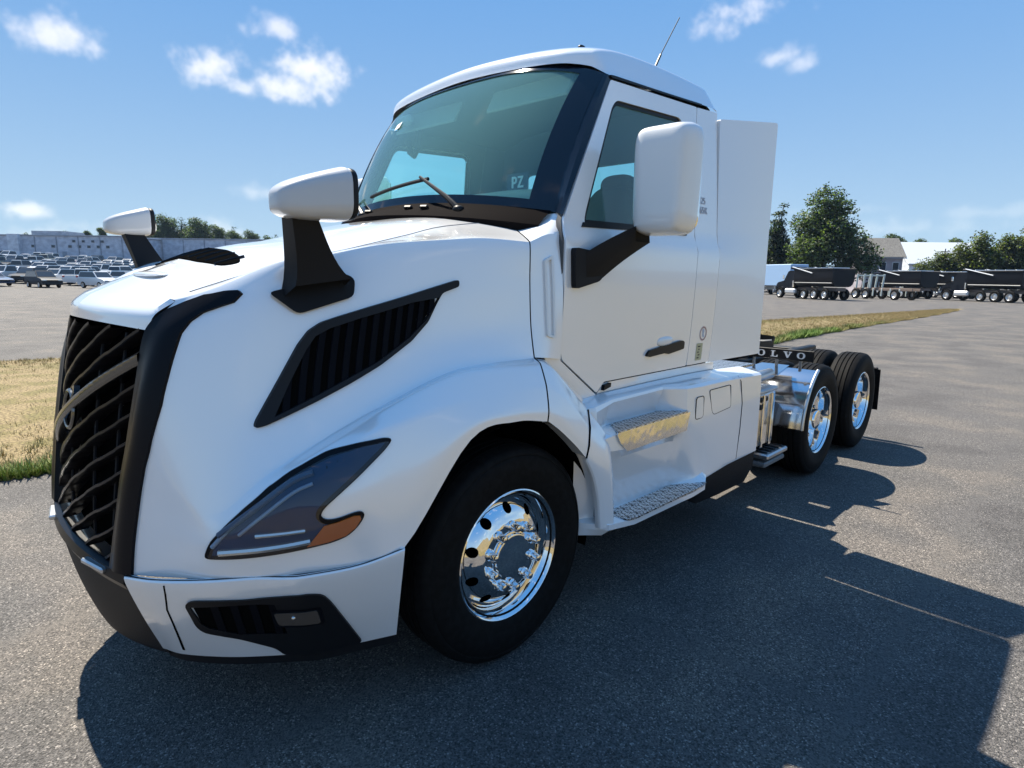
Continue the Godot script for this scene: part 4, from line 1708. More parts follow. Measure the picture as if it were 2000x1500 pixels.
func truck_rear_side() -> void:
	# tread plate deck behind the skirt and polished boxes in front of the drive wheels
	var b := mb()
	sheet(b, soft(pts2([-2.06, 1.075, -2.06, 1.20, -2.55, 1.20, -2.62, 1.10, -2.62, 1.06]), 0.01), func(p: Vector2) -> Vector3: return Vector3(p.y, 1.118 - .03 * clampf((-2.06 - p.x) * 2.0, 0, 1), p.x), 0.006, 0.012, Vector3.UP, [], 0.06)
	obj("deck_step", b, M.tread_plate, truck)
	var bx := part("tool_box", truck)
	b = mb()
	box(b, Vector3(.85, .665, -3.02), Vector3(.46, .46, .40), 0.025)
	obj("box_body", b, M.polished_aluminium, bx)
	b = mb()
	box(b, Vector3(.85, .905, -3.02), Vector3(.48, .03, .42), 0.012)
	obj("box_lid", b, M.brushed_aluminium, bx)
	for z in [-3.12, -2.95]:
		b = mb()
		box(b, Vector3(1.088, .66, z), Vector3(.016, .44, .035), 0.005)
		obj("box_rib", b, M.polished_aluminium, bx)
	for q in [[.84, -3.0], [.84, -2.9], [.78, -2.9]]:
		b = mb()
		blob(b, Vector3(1.085, q[0], q[1]), Vector3(.012, .022, .022), 0.9, 8)
		obj("box_latch", b, M.satin_black, bx)
	var st := part("rear_step", truck)
	for k in 2:
		b = mb()
		box(b, Vector3(1.02 - .02 * k, .375 - k * .07, -3.13), Vector3(.30, .045, .42), 0.012)
		obj("step_plate", b, M.brushed_aluminium if k == 0 else M.painted_steel, st)
	b = mb()
	for k in 5:
		box(b, Vector3(1.02, .402, -3.29 + k * .08), Vector3(.24, .012, .03), 0.004)
	obj("step_grip", b, M.satin_black, st)
	b = mb()
	box(b, Vector3(.80, .33, -3.13), Vector3(.05, .30, .30), 0.01)
	obj("step_hanger", b, M.satin_black, st)
	# air tanks and treatment canister behind
	b = mb()
	tube(b, pts([.78, .64, -3.28, .78, .64, -3.66]), 0.15, 20)
	obj("air_tank", b, M.brushed_aluminium, truck)
	b = mb()
	box(b, Vector3(.90, .64, -3.37), Vector3(.20, .26, .16), 0.03)
	obj("valve_box", b, M.painted_steel, truck)
	b = mb()
	tube(b, pts([.98, 1.0, -3.0, .98, 1.0, -3.30]), 0.045, 14)
	tube(b, pts([1.0, 1.03, -2.88, .96, 1.0, -2.98, .98, .99, -3.02]), 0.06, 12)
	obj("intake_canister", b, M.brushed_aluminium, truck)
	b = mb()
	for k in 3:
		var line := PackedVector3Array()
		for i in 9:
			var t := i / 8.0
			line.append(Vector3(.62 + .06 * k + .05 * sin(t * 5.0 + k), 1.02 - .12 * t + .05 * sin(t * 6.0), -2.9 - t * .55))
		tube(b, line, 0.014, 6)
	obj("air_hose", b, M.satin_black, truck)
	# stainless quarter fender with its black lettered flap
	var qf := part("quarter_fender", truck)
	b = mb()
	var rows := []
	var back := []
	for i in 15:
		var a := deg_to_rad(lerpf(1.0, 58.0, i / 14.0))
		var rr := 0.585
		rows.append(PackedVector3Array([Vector3(.64, .515 + sin(a) * rr, -4.027 + cos(a) * rr), Vector3(.93, .515 + sin(a) * rr, -4.027 + cos(a) * rr), Vector3(1.235, .515 + sin(a) * rr, -4.027 + cos(a) * rr)]))
		back.append(PackedVector3Array([Vector3(.64, .515 + sin(a) * (rr - .012), -4.027 + cos(a) * (rr - .012)), Vector3(1.235, .515 + sin(a) * (rr - .012), -4.027 + cos(a) * (rr - .012))]))
	b.grid(rows)
	b.grid(back, true)
	for i in 14:
		b.quad(rows[i][2], back[i][1], back[i + 1][1], rows[i + 1][2])
	obj("fender_sheet", b, M.stainless, qf)
	b = mb()
	sheet(b, pts2([-3.63, 1.02, -3.30, 1.045, -3.28, .70, -3.63, .78]), func(p: Vector2) -> Vector3: return Vector3(p.y, 1.045 + (p.x + 3.63) * -.13, p.x), 0.0, 0.012, Vector3.UP, [], 0.1)
	obj("fender_apron", b, M.stainless, qf)
	b = mb()
	var hem := PackedVector3Array()
	for i in 15:
		var a := deg_to_rad(lerpf(1.0, 58.0, i / 14.0))
		hem.append(Vector3(1.237, .515 + sin(a) * .588, -4.027 + cos(a) * .588))
	tube(b, hem, 0.014, 8)
	obj("fender_hem", b, M.brushed_aluminium, qf)
	for k in 3:
		b = mb()
		box(b, Vector3(.74 + k * .2, 1.06, -3.545), Vector3(.02, .10, .03), 0.004)
		obj("flap_bracket", b, M.painted_steel, qf)
	b = mb()
	box(b, Vector3(.92, 1.148, -3.53), Vector3(.66, .092, .012), 0.004)
	var flap := obj("lettered_flap", b, M.satin_black, qf)
	var word := "VOLVO"
	for k in 5:
		var tm := TextMesh.new()
		tm.text = word[k]
		tm.font = font("Droid Serif", 0.45)
		tm.font_size = 40
		tm.pixel_size = 0.0018
		tm.depth = 0.003
		var o := obj("flap_letter", tm, M.letter_white, flap)
		o.position = Vector3(.92 * sx + (k - 2) * .113, 1.146, -3.5235)
		o.scale = Vector3(1.35, 1.0, 1.0)
	# mud flap behind the last wheels
	b = mb()
	var fl := []
	for i in 5:
		var t := i / 4.0
		fl.append(PackedVector3Array([Vector3(.66, .80 - t * .47, -5.90 - .05 * t), Vector3(1.23, .80 - t * .47, -5.90 - .05 * t)]))
	b.grid(fl, true)
	var fb := []
	for r in fl:
		fb.append(PackedVector3Array([r[0] + Vector3(0, 0, -.01), r[1] + Vector3(0, 0, -.01)]))
	b.grid(fb)
	for i in 4:
		b.quad(fl[i][1], fl[i + 1][1], fb[i + 1][1], fb[i][1])
	obj("mud_flap", b, M.rubber, truck)
	b = mb()
	box(b, Vector3(.80, .80, -5.93), Vector3(.8, .04, .04), 0.01)
	obj("flap_hanger", b, M.satin_black, truck)


func truck_chassis() -> void:
	for s in [-1.0, 1.0]:
		var b := Mb.new()
		box(b, Vector3(.42 * s, .86, -2.6), Vector3(.09, .28, 7.0), 0.012)
		obj("frame_rail", b, M.satin_black, truck)
	var b := Mb.new()
	for z in [-2.4, -3.3, -4.68, -5.98]:
		box(b, Vector3(0, .86, z), Vector3(.76, .2, .12), 0.01)
	obj("cross_member", b, M.satin_black, truck)
	b = Mb.new()
	box(b, Vector3(0, 1.13, -2.42), Vector3(2.08, .02, .76), 0.004)
	obj("deck_plate", b, M.tread_plate, truck)
	# engine bay and cab underside, boxes added to close the body against sunlight underneath
	b = Mb.new()
	box(b, Vector3(0, .92, .45), Vector3(1.1, .9, 1.3), 0.05)
	obj("engine", b, M.satin_black, truck)
	b = Mb.new()
	box(b, Vector3(0, .62, -1.45), Vector3(2.1, .5, 1.7), 0.05)
	obj("under_cab", b, M.satin_black, truck)
	b = Mb.new()
	box(b, Vector3(0, .50, 0), Vector3(1.7, .13, .16), 0.02)
	obj("front_axle", b, M.satin_black, truck)
	for z in [-4.027, -5.347]:
		b = Mb.new()
		var axle := PackedVector2Array([Vector2(-.98, .0), Vector2(-.98, .09), Vector2(-.3, .09), Vector2(-.22, .22), Vector2(.22, .22), Vector2(.3, .09), Vector2(.98, .09), Vector2(.98, 0)])
		lathe(b, axle, 20, Vector3(0, .515, z))
		obj("drive_axle", b, M.satin_black, truck)
	# the fifth wheel
	var fw := part("fifth_wheel", truck)
	b = Mb.new()
	var hs := soft(pts2([-.42, .25, -.3, .42, .3, .42, .42, .25, .46, -.15, .36, -.48, .12, -.5, .045, -.05, -.045, -.05, -.12, -.5, -.36, -.48, -.46, -.15]), 0.05)
	plate(b, hs, Vector3(0, 1.19, -4.55), Vector3(1, 0, 0), Vector3(0, .12, 1).normalized(), 0.045)
	obj("coupling_plate", b, M.rubber, fw)
	for s in [-1.0, 1.0]:
		b = Mb.new()
		box(b, Vector3(.40 * s, 1.08, -4.55), Vector3(.08, .2, .5), 0.02)
		obj("coupling_bracket", b, M.satin_black, fw)
	b = Mb.new()
	tube(b, pts([.2, 1.16, -4.3, .55, 1.18, -4.22, .62, 1.19, -4.24]), 0.015, 6)
	obj("release_handle", b, M.painted_steel, fw)
	# air lines and their stand behind the cab
	b = Mb.new()
	box(b, Vector3(.25, 1.14, -3.9), Vector3(.5, .22, .25), 0.02)
	obj("valve_stand", b, M.satin_black, truck)
	for k in 3:
		b = Mb.new()
		var line := PackedVector3Array()
		for i in 13:
			var t := i / 12.0
			line.append(Vector3(-.15 + .1 * k + .05 * sin(t * 9), 1.9 - 1.1 * sin(t * PI * .55) + .1 * sin(t * 7.0), -2.02 - t * 1.5))
		tube(b, line, 0.014, 7)
		obj("air_line", b, [M.car_blue, M.car_red, M.satin_black][k], truck)


# ---------------------------------------------------------------- wheels
const TYRE_R := 0.515

func tyre_mesh(worn: bool) -> Array:
	# x from -0.14 (inside) to 0.14 (outside)
	var p := PackedVector2Array()
	for s in [[-.105, .285], [-.128, .33], [-.142, .40], [-.138, .455], [-.122, .492], [-.108, .506]]:
		p.append(Vector2(s[0], s[1]))
	var ribs := [-.108, -.066, -.056, -.016, -.006]
	p.append(Vector2(-.070, .514))
	for g in [-.066, -.022, .022, .066]:
		p.append(Vector2(g - .006, .515))
		p.append(Vector2(g - .004, .502))
		p.append(Vector2(g + .004, .502))
		p.append(Vector2(g + .006, .515))
	for s in [[.108, .506], [.122, .492], [.128, .480], [.1295, .474], [.1275, .470], [.138, .455], [.1425, .42], [.1435, .405], [.142, .385], [.135, .35], [.134, .345], [.128, .325], [.118, .305], [.105, .285]]:
		p.append(Vector2(s[0], s[1]))
	var b := Mb.new()
	lathe(b, p, 72)
	return [b.mesh(40.0)]


# disc with hand holes; prof gives x for each radius
func disc_mesh(prof: Callable, r0: float, r1: float, hole_r: float, hole_at: float, n: int) -> ArrayMesh:
	var b := Mb.new()
	var holes := []
	if r0 > 0.0:
		holes.append(circle2(Vector2.ZERO, r0, 40))
	for k in n:
		holes.append(circle2(Vector2.from_angle(TAU * (k + .5) / n) * hole_at, hole_r, 16))
	sheet(b, circle2(Vector2.ZERO, r1, 64), func(p: Vector2) -> Vector3: return Vector3(prof.call(p.length()), p.y, p.x), 0.0, 0.014, Vector3.RIGHT, holes, 0.016)
	return b.mesh(36.0)


func front_x(r: float) -> float:
	# flat hub face, shoulder, convex flank, then the well behind the lip
	if r < 0.165:
		return 0.118
	if r < 0.185:
		return lerpf(0.118, 0.108, smoothstep(0.165, 0.185, r))
	return 0.108 - 0.055 * pow((r - 0.185) / 0.075, 1.6)


func rear_x(r: float) -> float:
	if r < 0.15:
		return -0.045
	return -0.045 + 0.055 * pow((r - 0.15) / 0.11, 1.5)


func make_wheel(front: bool, tyre: Mesh) -> Node3D:
	var w := Node3D.new()
	w.name = "wheel"
	obj("tyre", tyre, M.rubber, w)
	var rim := Mb.new()
	if front:
		lathe(rim, PackedVector2Array([Vector2(.09, .29), Vector2(.108, .312), Vector2(.121, .312), Vector2(.124, .306), Vector2(.120, .300), Vector2(.108, .292), Vector2(.092, .278), Vector2(.075, .272), Vector2(.050, .268), Vector2(.044, .258)]), 64)
	else:
		lathe(rim, PackedVector2Array([Vector2(.09, .29), Vector2(.108, .312), Vector2(.121, .312), Vector2(.124, .306), Vector2(.120, .300), Vector2(.100, .284), Vector2(.06, .275), Vector2(.015, .268), Vector2(.008, .258)]), 64)
	obj("rim", rim, M.chrome, w, "", 40.0)
	obj("disc", disc_mesh(front_x if front else rear_x, 0.0, 0.26, 0.024, 0.222, 10), M.chrome, w)
	var drum := Mb.new()
	lathe(drum, PackedVector2Array([Vector2(-.12, 0), Vector2(-.12, .27), Vector2(-.02 if front else -.10, .262), Vector2(-.02 if front else -.10, 0)]), 32)
	obj("brake_drum", drum, M.void_black, w)
	var hub := Mb.new()
	if front:
		lathe(hub, PackedVector2Array([Vector2(.117, .118), Vector2(.124, .116), Vector2(.126, .108), Vector2(.134, .104), Vector2(.137, .096), Vector2(.138, .03), Vector2(.139, 0)]), 48)
	else:
		lathe(hub, PackedVector2Array([Vector2(-.046, .112), Vector2(.02, .106), Vector2(.08, .098), Vector2(.098, .088), Vector2(.104, .07), Vector2(.106, 0)]), 40)
	obj("hub", hub, M.chrome, w, "", 30.0)
	var cap := Mb.new()
	var base := 0.116 if front else -0.047
	lathe(cap, PackedVector2Array([Vector2(0, .026), Vector2(.012, .0265), Vector2(.017, .020), Vector2(.042, .018), Vector2(.054, .014), Vector2(.059, .0)]), 12)
	var nut := cap.mesh(38.0)
	for k in 10:
		var o := obj("lug_nut", nut, M.chrome, w)
		var a := TAU * k / 10
		o.position = Vector3(base, cos(a) * .1425, sin(a) * .1425)
	if not front:
		var inner := obj("inner_tyre", tyre, M.rubber, w)
		inner.position.x = -0.325
		inner.scale.x = 0.98
	return w


func truck_wheels() -> void:
	var tyre: Mesh = tyre_mesh(false)[0]
	var fw := make_wheel(true, tyre)
	var rw := make_wheel(false, tyre)
	for side in [1.0, -1.0]:
		var turn := 0.0 if side > 0 else PI
		var f: Node3D = fw if side > 0 else fw.duplicate()
		f.name = "wheel"
		truck.add_child(f, true)
		f.position = Vector3(1.0 * side, TYRE_R, 0)
		f.rotation = Vector3(0, turn - 0.024, 0)
		for z in [-4.027, -5.347]:
			var r: Node3D = rw if side > 0 and z > -5.0 else rw.duplicate()
			r.name = "wheel"
			truck.add_child(r, true)
			r.position = Vector3(1.078 * side, TYRE_R, z)
			r.rotation = Vector3(0, turn, 0)


# ---------------------------------------------------------------- ground
func ground_y(x: float) -> float:
	var t := clampf((-78.0 - x) / 97.0, 0, 1)
	return smoothstep(0.0, 1.0, t) * 1.2 + t * 3.3


func build_ground() -> void:
	var b := Mb.new()
	var xs := [1600.0, 400.0, 60.0, 0.0, -40.0]
	for k in 26:
		xs.append(-76.0 - k * 4.0)
	xs.append_array([-300.0, -1600.0])
	var rows := []
	for x in xs:
		var row := PackedVector3Array()
		for z in [1500.0, 400.0, 80.0, 0.0, -80.0, -200.0, -500.0, -2000.0]:
			row.append(Vector3(x, ground_y(x), z))
		rows.append(row)
	b.grid(rows)
	obj("asphalt_ground", b, M.asphalt, self).set_meta("kind", "structure")
	# the grass island left of the drive: near edge straight, far edge closing in
	b = Mb.new()
	rows = []
	for i in 76:
		var z := 14.0 - i * 0.85
		var e := island(z)
		var row := PackedVector3Array()
		for j in 13:
			var t := j / 12.0
			row.append(Vector3(lerpf(e.x, e.y, t), 0.004 + 0.05 * sin(PI * t) * minf(1.0, (e.x - e.y) * 0.3), z))
		rows.append(row)
	b.grid(rows)
	obj("grass_island", b, M.dry_ground, self).set_meta("kind", "structure")
	# dry field on the other side of the drive
	b = Mb.new()
	rows = []
	for i in 40:
		var z := 30.0 - i * 2.0
		var row := PackedVector3Array()
		for x in [0.0, 0.5, 2.0, 8.0, 40.0, 300.0]:
			row.append(Vector3(field_edge(z) + x, 0.006 + 0.05 * smoothstep(0.0, 2.0, x), z))
		rows.append(row)
	b.grid(rows)
	obj("dry_field", b, M.dry_ground, self).set_meta("kind", "structure")
	grass()


func island(z: float) -> Vector2:
	var near := -3.75 - 0.35 * sin(z * 0.21) * 0.3 + 0.05 * sin(z * 1.9)
	var far := -12.6 - z * 0.02
	if z < 0.0:
		far = lerpf(-12.6, -4.2, pow(clampf(-z / 48.0, 0, 1), 0.86))
	return Vector2(near, minf(far, near - 0.05))


func field_edge(z: float) -> float:
	return 3.05 + 0.04 * sin(z * 1.3) + 0.02 * sin(z * 4.1)


func grass() -> void:
	var spots := []
	var r := RandomNumberGenerator.new()
	r.seed = 3
	for k in 60000:
		var z := r.randf_range(-14.0, 6.0) if k < 34000 else r.randf_range(-47.0, -12.0)
		var e := island(z)
		var u := r.randf()
		if r.randf() < 0.22:
			u = pow(u, 2.0) * 0.12
		spots.append(Vector3(lerpf(e.x + 0.06, e.y, u), u, z))
	for k in 2500:
		var z := r.randf_range(-4.0, 1.0)
		spots.append(Vector3(field_edge(z) + r.randf_range(0.05, 1.2), 9.0, z))
	var b := Mb.new()
	for k in 7:
		var a := TAU * k / 7 + 0.4
		var d := Vector3(cos(a), 0, sin(a))
		var s := Vector3(-d.z, 0, d.x) * 0.006
		var base := d * 0.02 * (k % 3)
		var top := base + d * (0.03 + 0.012 * (k % 3)) + Vector3(0, 0.075 + 0.02 * (k % 2), 0)
		b.tri(base - s, base + s, top)
	var mm := MultiMesh.new()
	mm.transform_format = MultiMesh.TRANSFORM_3D
	mm.use_colors = true
	mm.mesh = b.mesh()
	mm.instance_count = spots.size()
	var n := FastNoiseLite.new()
	n.seed = 8
	n.frequency = 0.22
	var buf := PackedFloat32Array()
	buf.resize(spots.size() * 16)
	for i in spots.size():
		var p: Vector3 = spots[i]
		var a := r.randf() * TAU
		var far := p.z < -12.0
		var s := r.randf_range(0.55, 1.2) * (1.5 if far else 1.0)
		var wet := 0.0
		if p.y < 2.0:
			wet = clampf(1.25 - p.y * 8.0, 0, 1) * clampf(0.75 + n.get_noise_2d(p.x * 3.0, p.z * 2.0), 0, 1) + clampf(n.get_noise_2d(p.x, p.z) * 1.2 - 0.1, 0, 0.4)
		wet *= clampf((p.z + 34.0) / 14.0, 0.12, 1.0)
		if p.y > 2.0:
			s *= 0.5
		if wet > 0.5:
			s *= 1.7
		var c := Color(0.32, 0.24, 0.11).lerp(Color(0.23, 0.17, 0.075), r.randf()).lerp(Color(0.11, 0.19, 0.025), clampf(wet + r.randf_range(-0.2, 0.2), 0, 1))
		var ca := cos(a) * s
		var sa := sin(a) * s
		var row := [ca, 0.0, sa, p.x, 0.0, s * r.randf_range(0.35, 0.9), 0.0, 0.0, -sa, 0.0, ca, p.z, c.r, c.g, c.b, 1.0]
		for k in 16:
			buf[i * 16 + k] = row[k]
	mm.buffer = buf
	var o := MultiMeshInstance3D.new()
	o.name = "dry_grass"
	o.multimesh = mm
	o.material_override = M.grass_blade
	add_child(o)
	o.set_meta("kind", "stuff")
	o.set_meta("label", "short dry grass with green tufts along the asphalt edges")
	o.set_meta("category", "grass")


# ---------------------------------------------------------------- trees
# crown of leaf clumps spread through several lobes; lobes are [centre, radii]
func crown_mesh(lobes: Array, clumps: int, leaf: float, sd: int, dark: Color, light: Color) -> ArrayMesh:
	var r := RandomNumberGenerator.new()
	r.seed = sd
	var b := Mb.new()
	var total := 0.0
	for l in lobes:
		total += l[1].x * l[1].y * l[1].z
	var vv := PackedVector3Array()
	var nn := PackedVector3Array()
	var cc := PackedColorArray()
	for l in lobes:
		var here := int(clumps * l[1].x * l[1].y * l[1].z / total)
		for k in here:
			var d := Vector3(r.randfn(), r.randfn(), r.randfn()).normalized()
			var rad := pow(r.randf(), 0.42) * r.randf_range(0.82, 1.12)
			var c: Vector3 = l[0] + d * l[1] * rad
			var tone := clampf(0.5 + r.randfn() * 0.32, 0, 1)
			var col := dark.lerp(light, tone)
			for q in 5:
				var p := c + Vector3(r.randfn(), r.randfn() * 0.7, r.randfn()) * leaf * 1.1
				var u := Vector3(r.randfn(), r.randfn() * 0.6, r.randfn()).normalized() * leaf * r.randf_range(0.6, 1.1)
				var w := u.cross(Vector3(r.randfn(), r.randfn(), r.randfn())).normalized() * leaf * 0.55
				var nrm := u.cross(w).normalized()
				if nrm.y < 0:
					nrm = -nrm
				nrm = (nrm + d * 0.6 + Vector3.UP * 0.2).normalized()
				for t in [p - u, p + w, p + u, p - u, p + u, p - w]:
					vv.append(t)
					nn.append(nrm)
					cc.append(col)
	var arr := []
	arr.resize(Mesh.ARRAY_MAX)
	arr[Mesh.ARRAY_VERTEX] = vv
	arr[Mesh.ARRAY_NORMAL] = nn
	arr[Mesh.ARRAY_COLOR] = cc
	var m := ArrayMesh.new()
	m.add_surface_from_arrays(Mesh.PRIMITIVE_TRIANGLES, arr)
	return m


func make_tree(called: String, label: String, at: Vector3, height: float, width: float, kind: int, sd: int, group := "") -> Node3D:
	var t := thing(called, label, "tree", at, 0.0, group)
	var r := RandomNumberGenerator.new()
	r.seed = sd
	var b := Mb.new()
	var h := height
	var tops := []
	if kind == 1:   # conifer-like, narrow towards the top
		for k in 9:
			var u := k / 8.0
			tops.append([Vector3(r.randf_range(-.06, .06) * width, h * lerpf(0.16, 0.95, u), r.randf_range(-.06, .06) * width), Vector3(1, 0.55, 1) * width * 0.5 * lerpf(1.0, 0.18, pow(u, 0.85))])
	else:
		var n := 9 if kind == 0 else 7
		for k in n:
			var a := TAU * k / n * 2.4 + r.randf() * 0.8
			var u := float(k) / (n - 1)
			var spread := width * 0.34 * (1.0 - 0.75 * pow(u, 1.6)) * r.randf_range(0.7, 1.15)
			var y := h * lerpf(0.30 if kind == 0 else 0.22, 0.84, u)
			tops.append([Vector3(cos(a) * spread, y, sin(a) * spread), Vector3(1, 0.85, 1) * width * lerpf(0.25, 0.17, u) * r.randf_range(0.85, 1.15)])
		tops.append([Vector3(0, h * 0.5, 0), Vector3(width * 0.28, h * 0.26, width * 0.28)])
	tube(b, pts([0, 0, 0, .02 * h, h * .2, .01 * h, -.01 * h, h * .45, 0, .01 * h, h * .8, .0]), [h * .026, h * .02, h * .015, h * .006], 9)
	for k in tops.size():
		var c: Vector3 = tops[k][0]
		tube(b, PackedVector3Array([Vector3(0, c.y * 0.62, 0), Vector3(c.x * .45, c.y * 0.8, c.z * .45), c]), [h * .010, h * .007, h * .003], 6)
	obj("trunk", b, M.bark, t)
	var col: Array = [[Color(0.045, 0.085, 0.035), Color(0.17, 0.23, 0.11)], [Color(0.028, 0.052, 0.03), Color(0.085, 0.12, 0.065)], [Color(0.07, 0.10, 0.035), Color(0.20, 0.24, 0.09)]][kind]
	var big := height > 11.0
	obj("crown", crown_mesh(tops, 5600 if big else 1700, height * (0.0135 if big else 0.021), sd, col[0], col[1]), M.leaf, t)
	return t


# ---------------------------------------------------------------- small cars
func make_car(kind: int, paint: Material) -> Node3D:
	# 0 sedan, 1 suv, 2 pickup; nose towards +z, centred on the origin
	var t := Node3D.new()
	t.name = "parked_car"
	var L: float = [2.3, 2.25, 2.75][kind]
	var hgt: float = [1.42, 1.72, 1.85][kind]
	var belt: float = [0.92, 1.06, 1.12][kind]
	var half := 0.91
	var low := 0.30
	# lower body: outline from the side with wheel arches cut in
	var f := L * 0.60
	var rr := -L * 0.58
	var side := PackedVector2Array()
	for p in [[-L, .55], [-L + .03, belt - .04], [-L + .12, belt], [L - 1.15, belt], [L - .25, belt - .16], [L - .02, belt - .34], [L, .42], [L - .06, low]]:
		side.append(Vector2(p[0], p[1]))
	for c in [f, rr]:
		for k in 7:
			var a := PI * k / 6.0
			side.append(Vector2(c + cos(a) * .38, low + .03 + sin(a) * .36))
	side.append(Vector2(-L + .05, low))
	var b := Mb.new()
	extrude(b, side, half, func(y: float) -> float: return 1.0 - 0.10 * pow(clampf((y - .6) / .9, 0, 1), 2.0) - 0.05 * clampf((.6 - y) / .4, 0, 1))
	var body := obj("body", b, paint, t, "", 30.0)
	# cabin
	var cab := PackedVector2Array()
	var shape: Array = [[[-1.75, belt], [-1.15, hgt - .04], [-.9, hgt], [.15, hgt], [.95, belt]], [[-2.12, belt], [-1.95, hgt - .05], [-1.75, hgt], [.25, hgt], [1.05, belt]], [[-.62, belt], [-.56, hgt - .04], [-.4, hgt], [.75, hgt], [1.45, belt]]][kind]
	for p in shape:
		cab.append(Vector2(p[0], p[1] - (.01 if p[1] == belt else 0.0)))
	b = Mb.new()
	extrude(b, cab, half * 0.93, func(y: float) -> float: return 1.0 - 0.17 * clampf((y - belt) / (hgt - belt), 0, 1))
	obj("cabin", b, paint, t, "", 30.0)
	# glass: side panes, screen and rear pane a little proud
	var ins := inset(cab, 0.075)
	for s in [-1.0, 1.0]:
		b = Mb.new()
		sheet(b, ins, func(p: Vector2) -> Vector3: return Vector3(half * 0.93 * (1.0 - 0.17 * clampf((p.y - belt) / (hgt - belt), 0, 1)) , p.y, p.x), 0.006, 0.0, Vector3.RIGHT, [], 0.6)
		if s < 0:
			for i in b.v.size():
				b.v[i].x = -b.v[i].x
		obj("side_window", b, M.far_window, t)
	for e in [[4, 3], [0, 1]]:
		var lo := cab[e[0]]
		var hi := cab[e[1]]
		var nrm := Vector3(0, (lo - hi).x * (1.0 if e[0] == 4 else -1.0), (hi - lo).y * (1.0 if e[0] == 4 else -1.0)).normalized() * 0.008
		var p0 := lo.lerp(hi, 0.12)
		var p1 := lo.lerp(hi, 0.9)
		b = Mb.new()
		var w0 := half * 0.93 * 0.92
		var w1 := half * 0.93 * 0.78
		b.quad(Vector3(-w0, p0.y, p0.x) + nrm, Vector3(w0, p0.y, p0.x) + nrm, Vector3(w1, p1.y, p1.x) + nrm, Vector3(-w1, p1.y, p1.x) + nrm)
		obj("windscreen" if e[0] == 4 else "rear_window", b, M.far_window, t)
	if kind == 2:
		b = Mb.new()
		box(b, Vector3(0, belt - .02, -1.72), Vector3(1.45, .06, 1.9), 0.01)
		obj("load_bed", b, M.satin_black, t)
	for s in [-1.0, 1.0]:
		b = Mb.new()
		box(b, Vector3(s * .66, belt - .30, L - .05), Vector3(.40, .13, .10), 0.03)
		obj("headlight", b, M.lamp_chrome, t)
		b = Mb.new()
		box(b, Vector3(s * .72, belt - .16, -L + .03), Vector3(.25, .2, .08), 0.02)
		obj("tail_light", b, M.car_red, t)
		for z in [f, rr]:
			b = Mb.new()
			lathe(b, PackedVector2Array([Vector2(-.11, .2), Vector2(-.11, .31), Vector2(-.08, .335), Vector2(.08, .335), Vector2(.11, .31), Vector2(.11, .22)]), 20)
			var w := obj("wheel", b, M.rubber, t)
			w.position = Vector3(s * .82, .335, z)
			w.rotation.y = 0.0 if s > 0 else PI
			b = Mb.new()
			lathe(b, PackedVector2Array([Vector2(.112, .225), Vector2(.09, .2), Vector2(.10, .06), Vector2(.105, 0)]), 14)
			obj("rim", b, M.wheel_silver, w)
	b = Mb.new()
	box(b, Vector3(0, belt - .36, L - .01), Vector3(1.0, .18, .06), 0.02)
	obj("front_grille", b, M.satin_black, t)
	return t


# closed body from a side outline in (z, y), with a width that varies with height
func extrude(b: Mb, loop: PackedVector2Array, half: float, width: Callable) -> void:
	var ids := Geometry2D.triangulate_polygon(loop)
	var area := 0.0
	for i in loop.size():
		area += loop[i].cross(loop[(i + 1) % loop.size()])
	for s in [-1.0, 1.0]:
		for t in ids.size() / 3:
			var q := []
			for k in 3:
				var p := loop[ids[t * 3 + k]]
				q.append(Vector3(s * half * width.call(p.y), p.y, p.x))
			if (q[1] - q[0]).cross(q[2] - q[0]).x * s < 0:
				b.tri(q[0], q[2], q[1])
			else:
				b.tri(q[0], q[1], q[2])
	for i in loop.size():
		var p := loop[i]
		var q := loop[(i + 1) % loop.size()]
		if area > 0:
			var w := p
			p = q
			q = w
		var a := half * float(width.call(p.y))
		var c := half * float(width.call(q.y))
		b.quad(Vector3(-a, p.y, p.x), Vector3(a, p.y, p.x), Vector3(c, q.y, q.x), Vector3(-c, q.y, q.x))


# direction across and along the photographer's view, on the ground
const ACROSS := Vector3(0.7240, 0, -0.6898)
const ALONG := Vector3(-0.6898, 0, -0.7240)

func spot(side: float, away: float) -> Vector3:
	var p := Vector3(2.94, 0, 1.93) + ACROSS * side + ALONG * away
	p.y = ground_y(p.x)
	return p


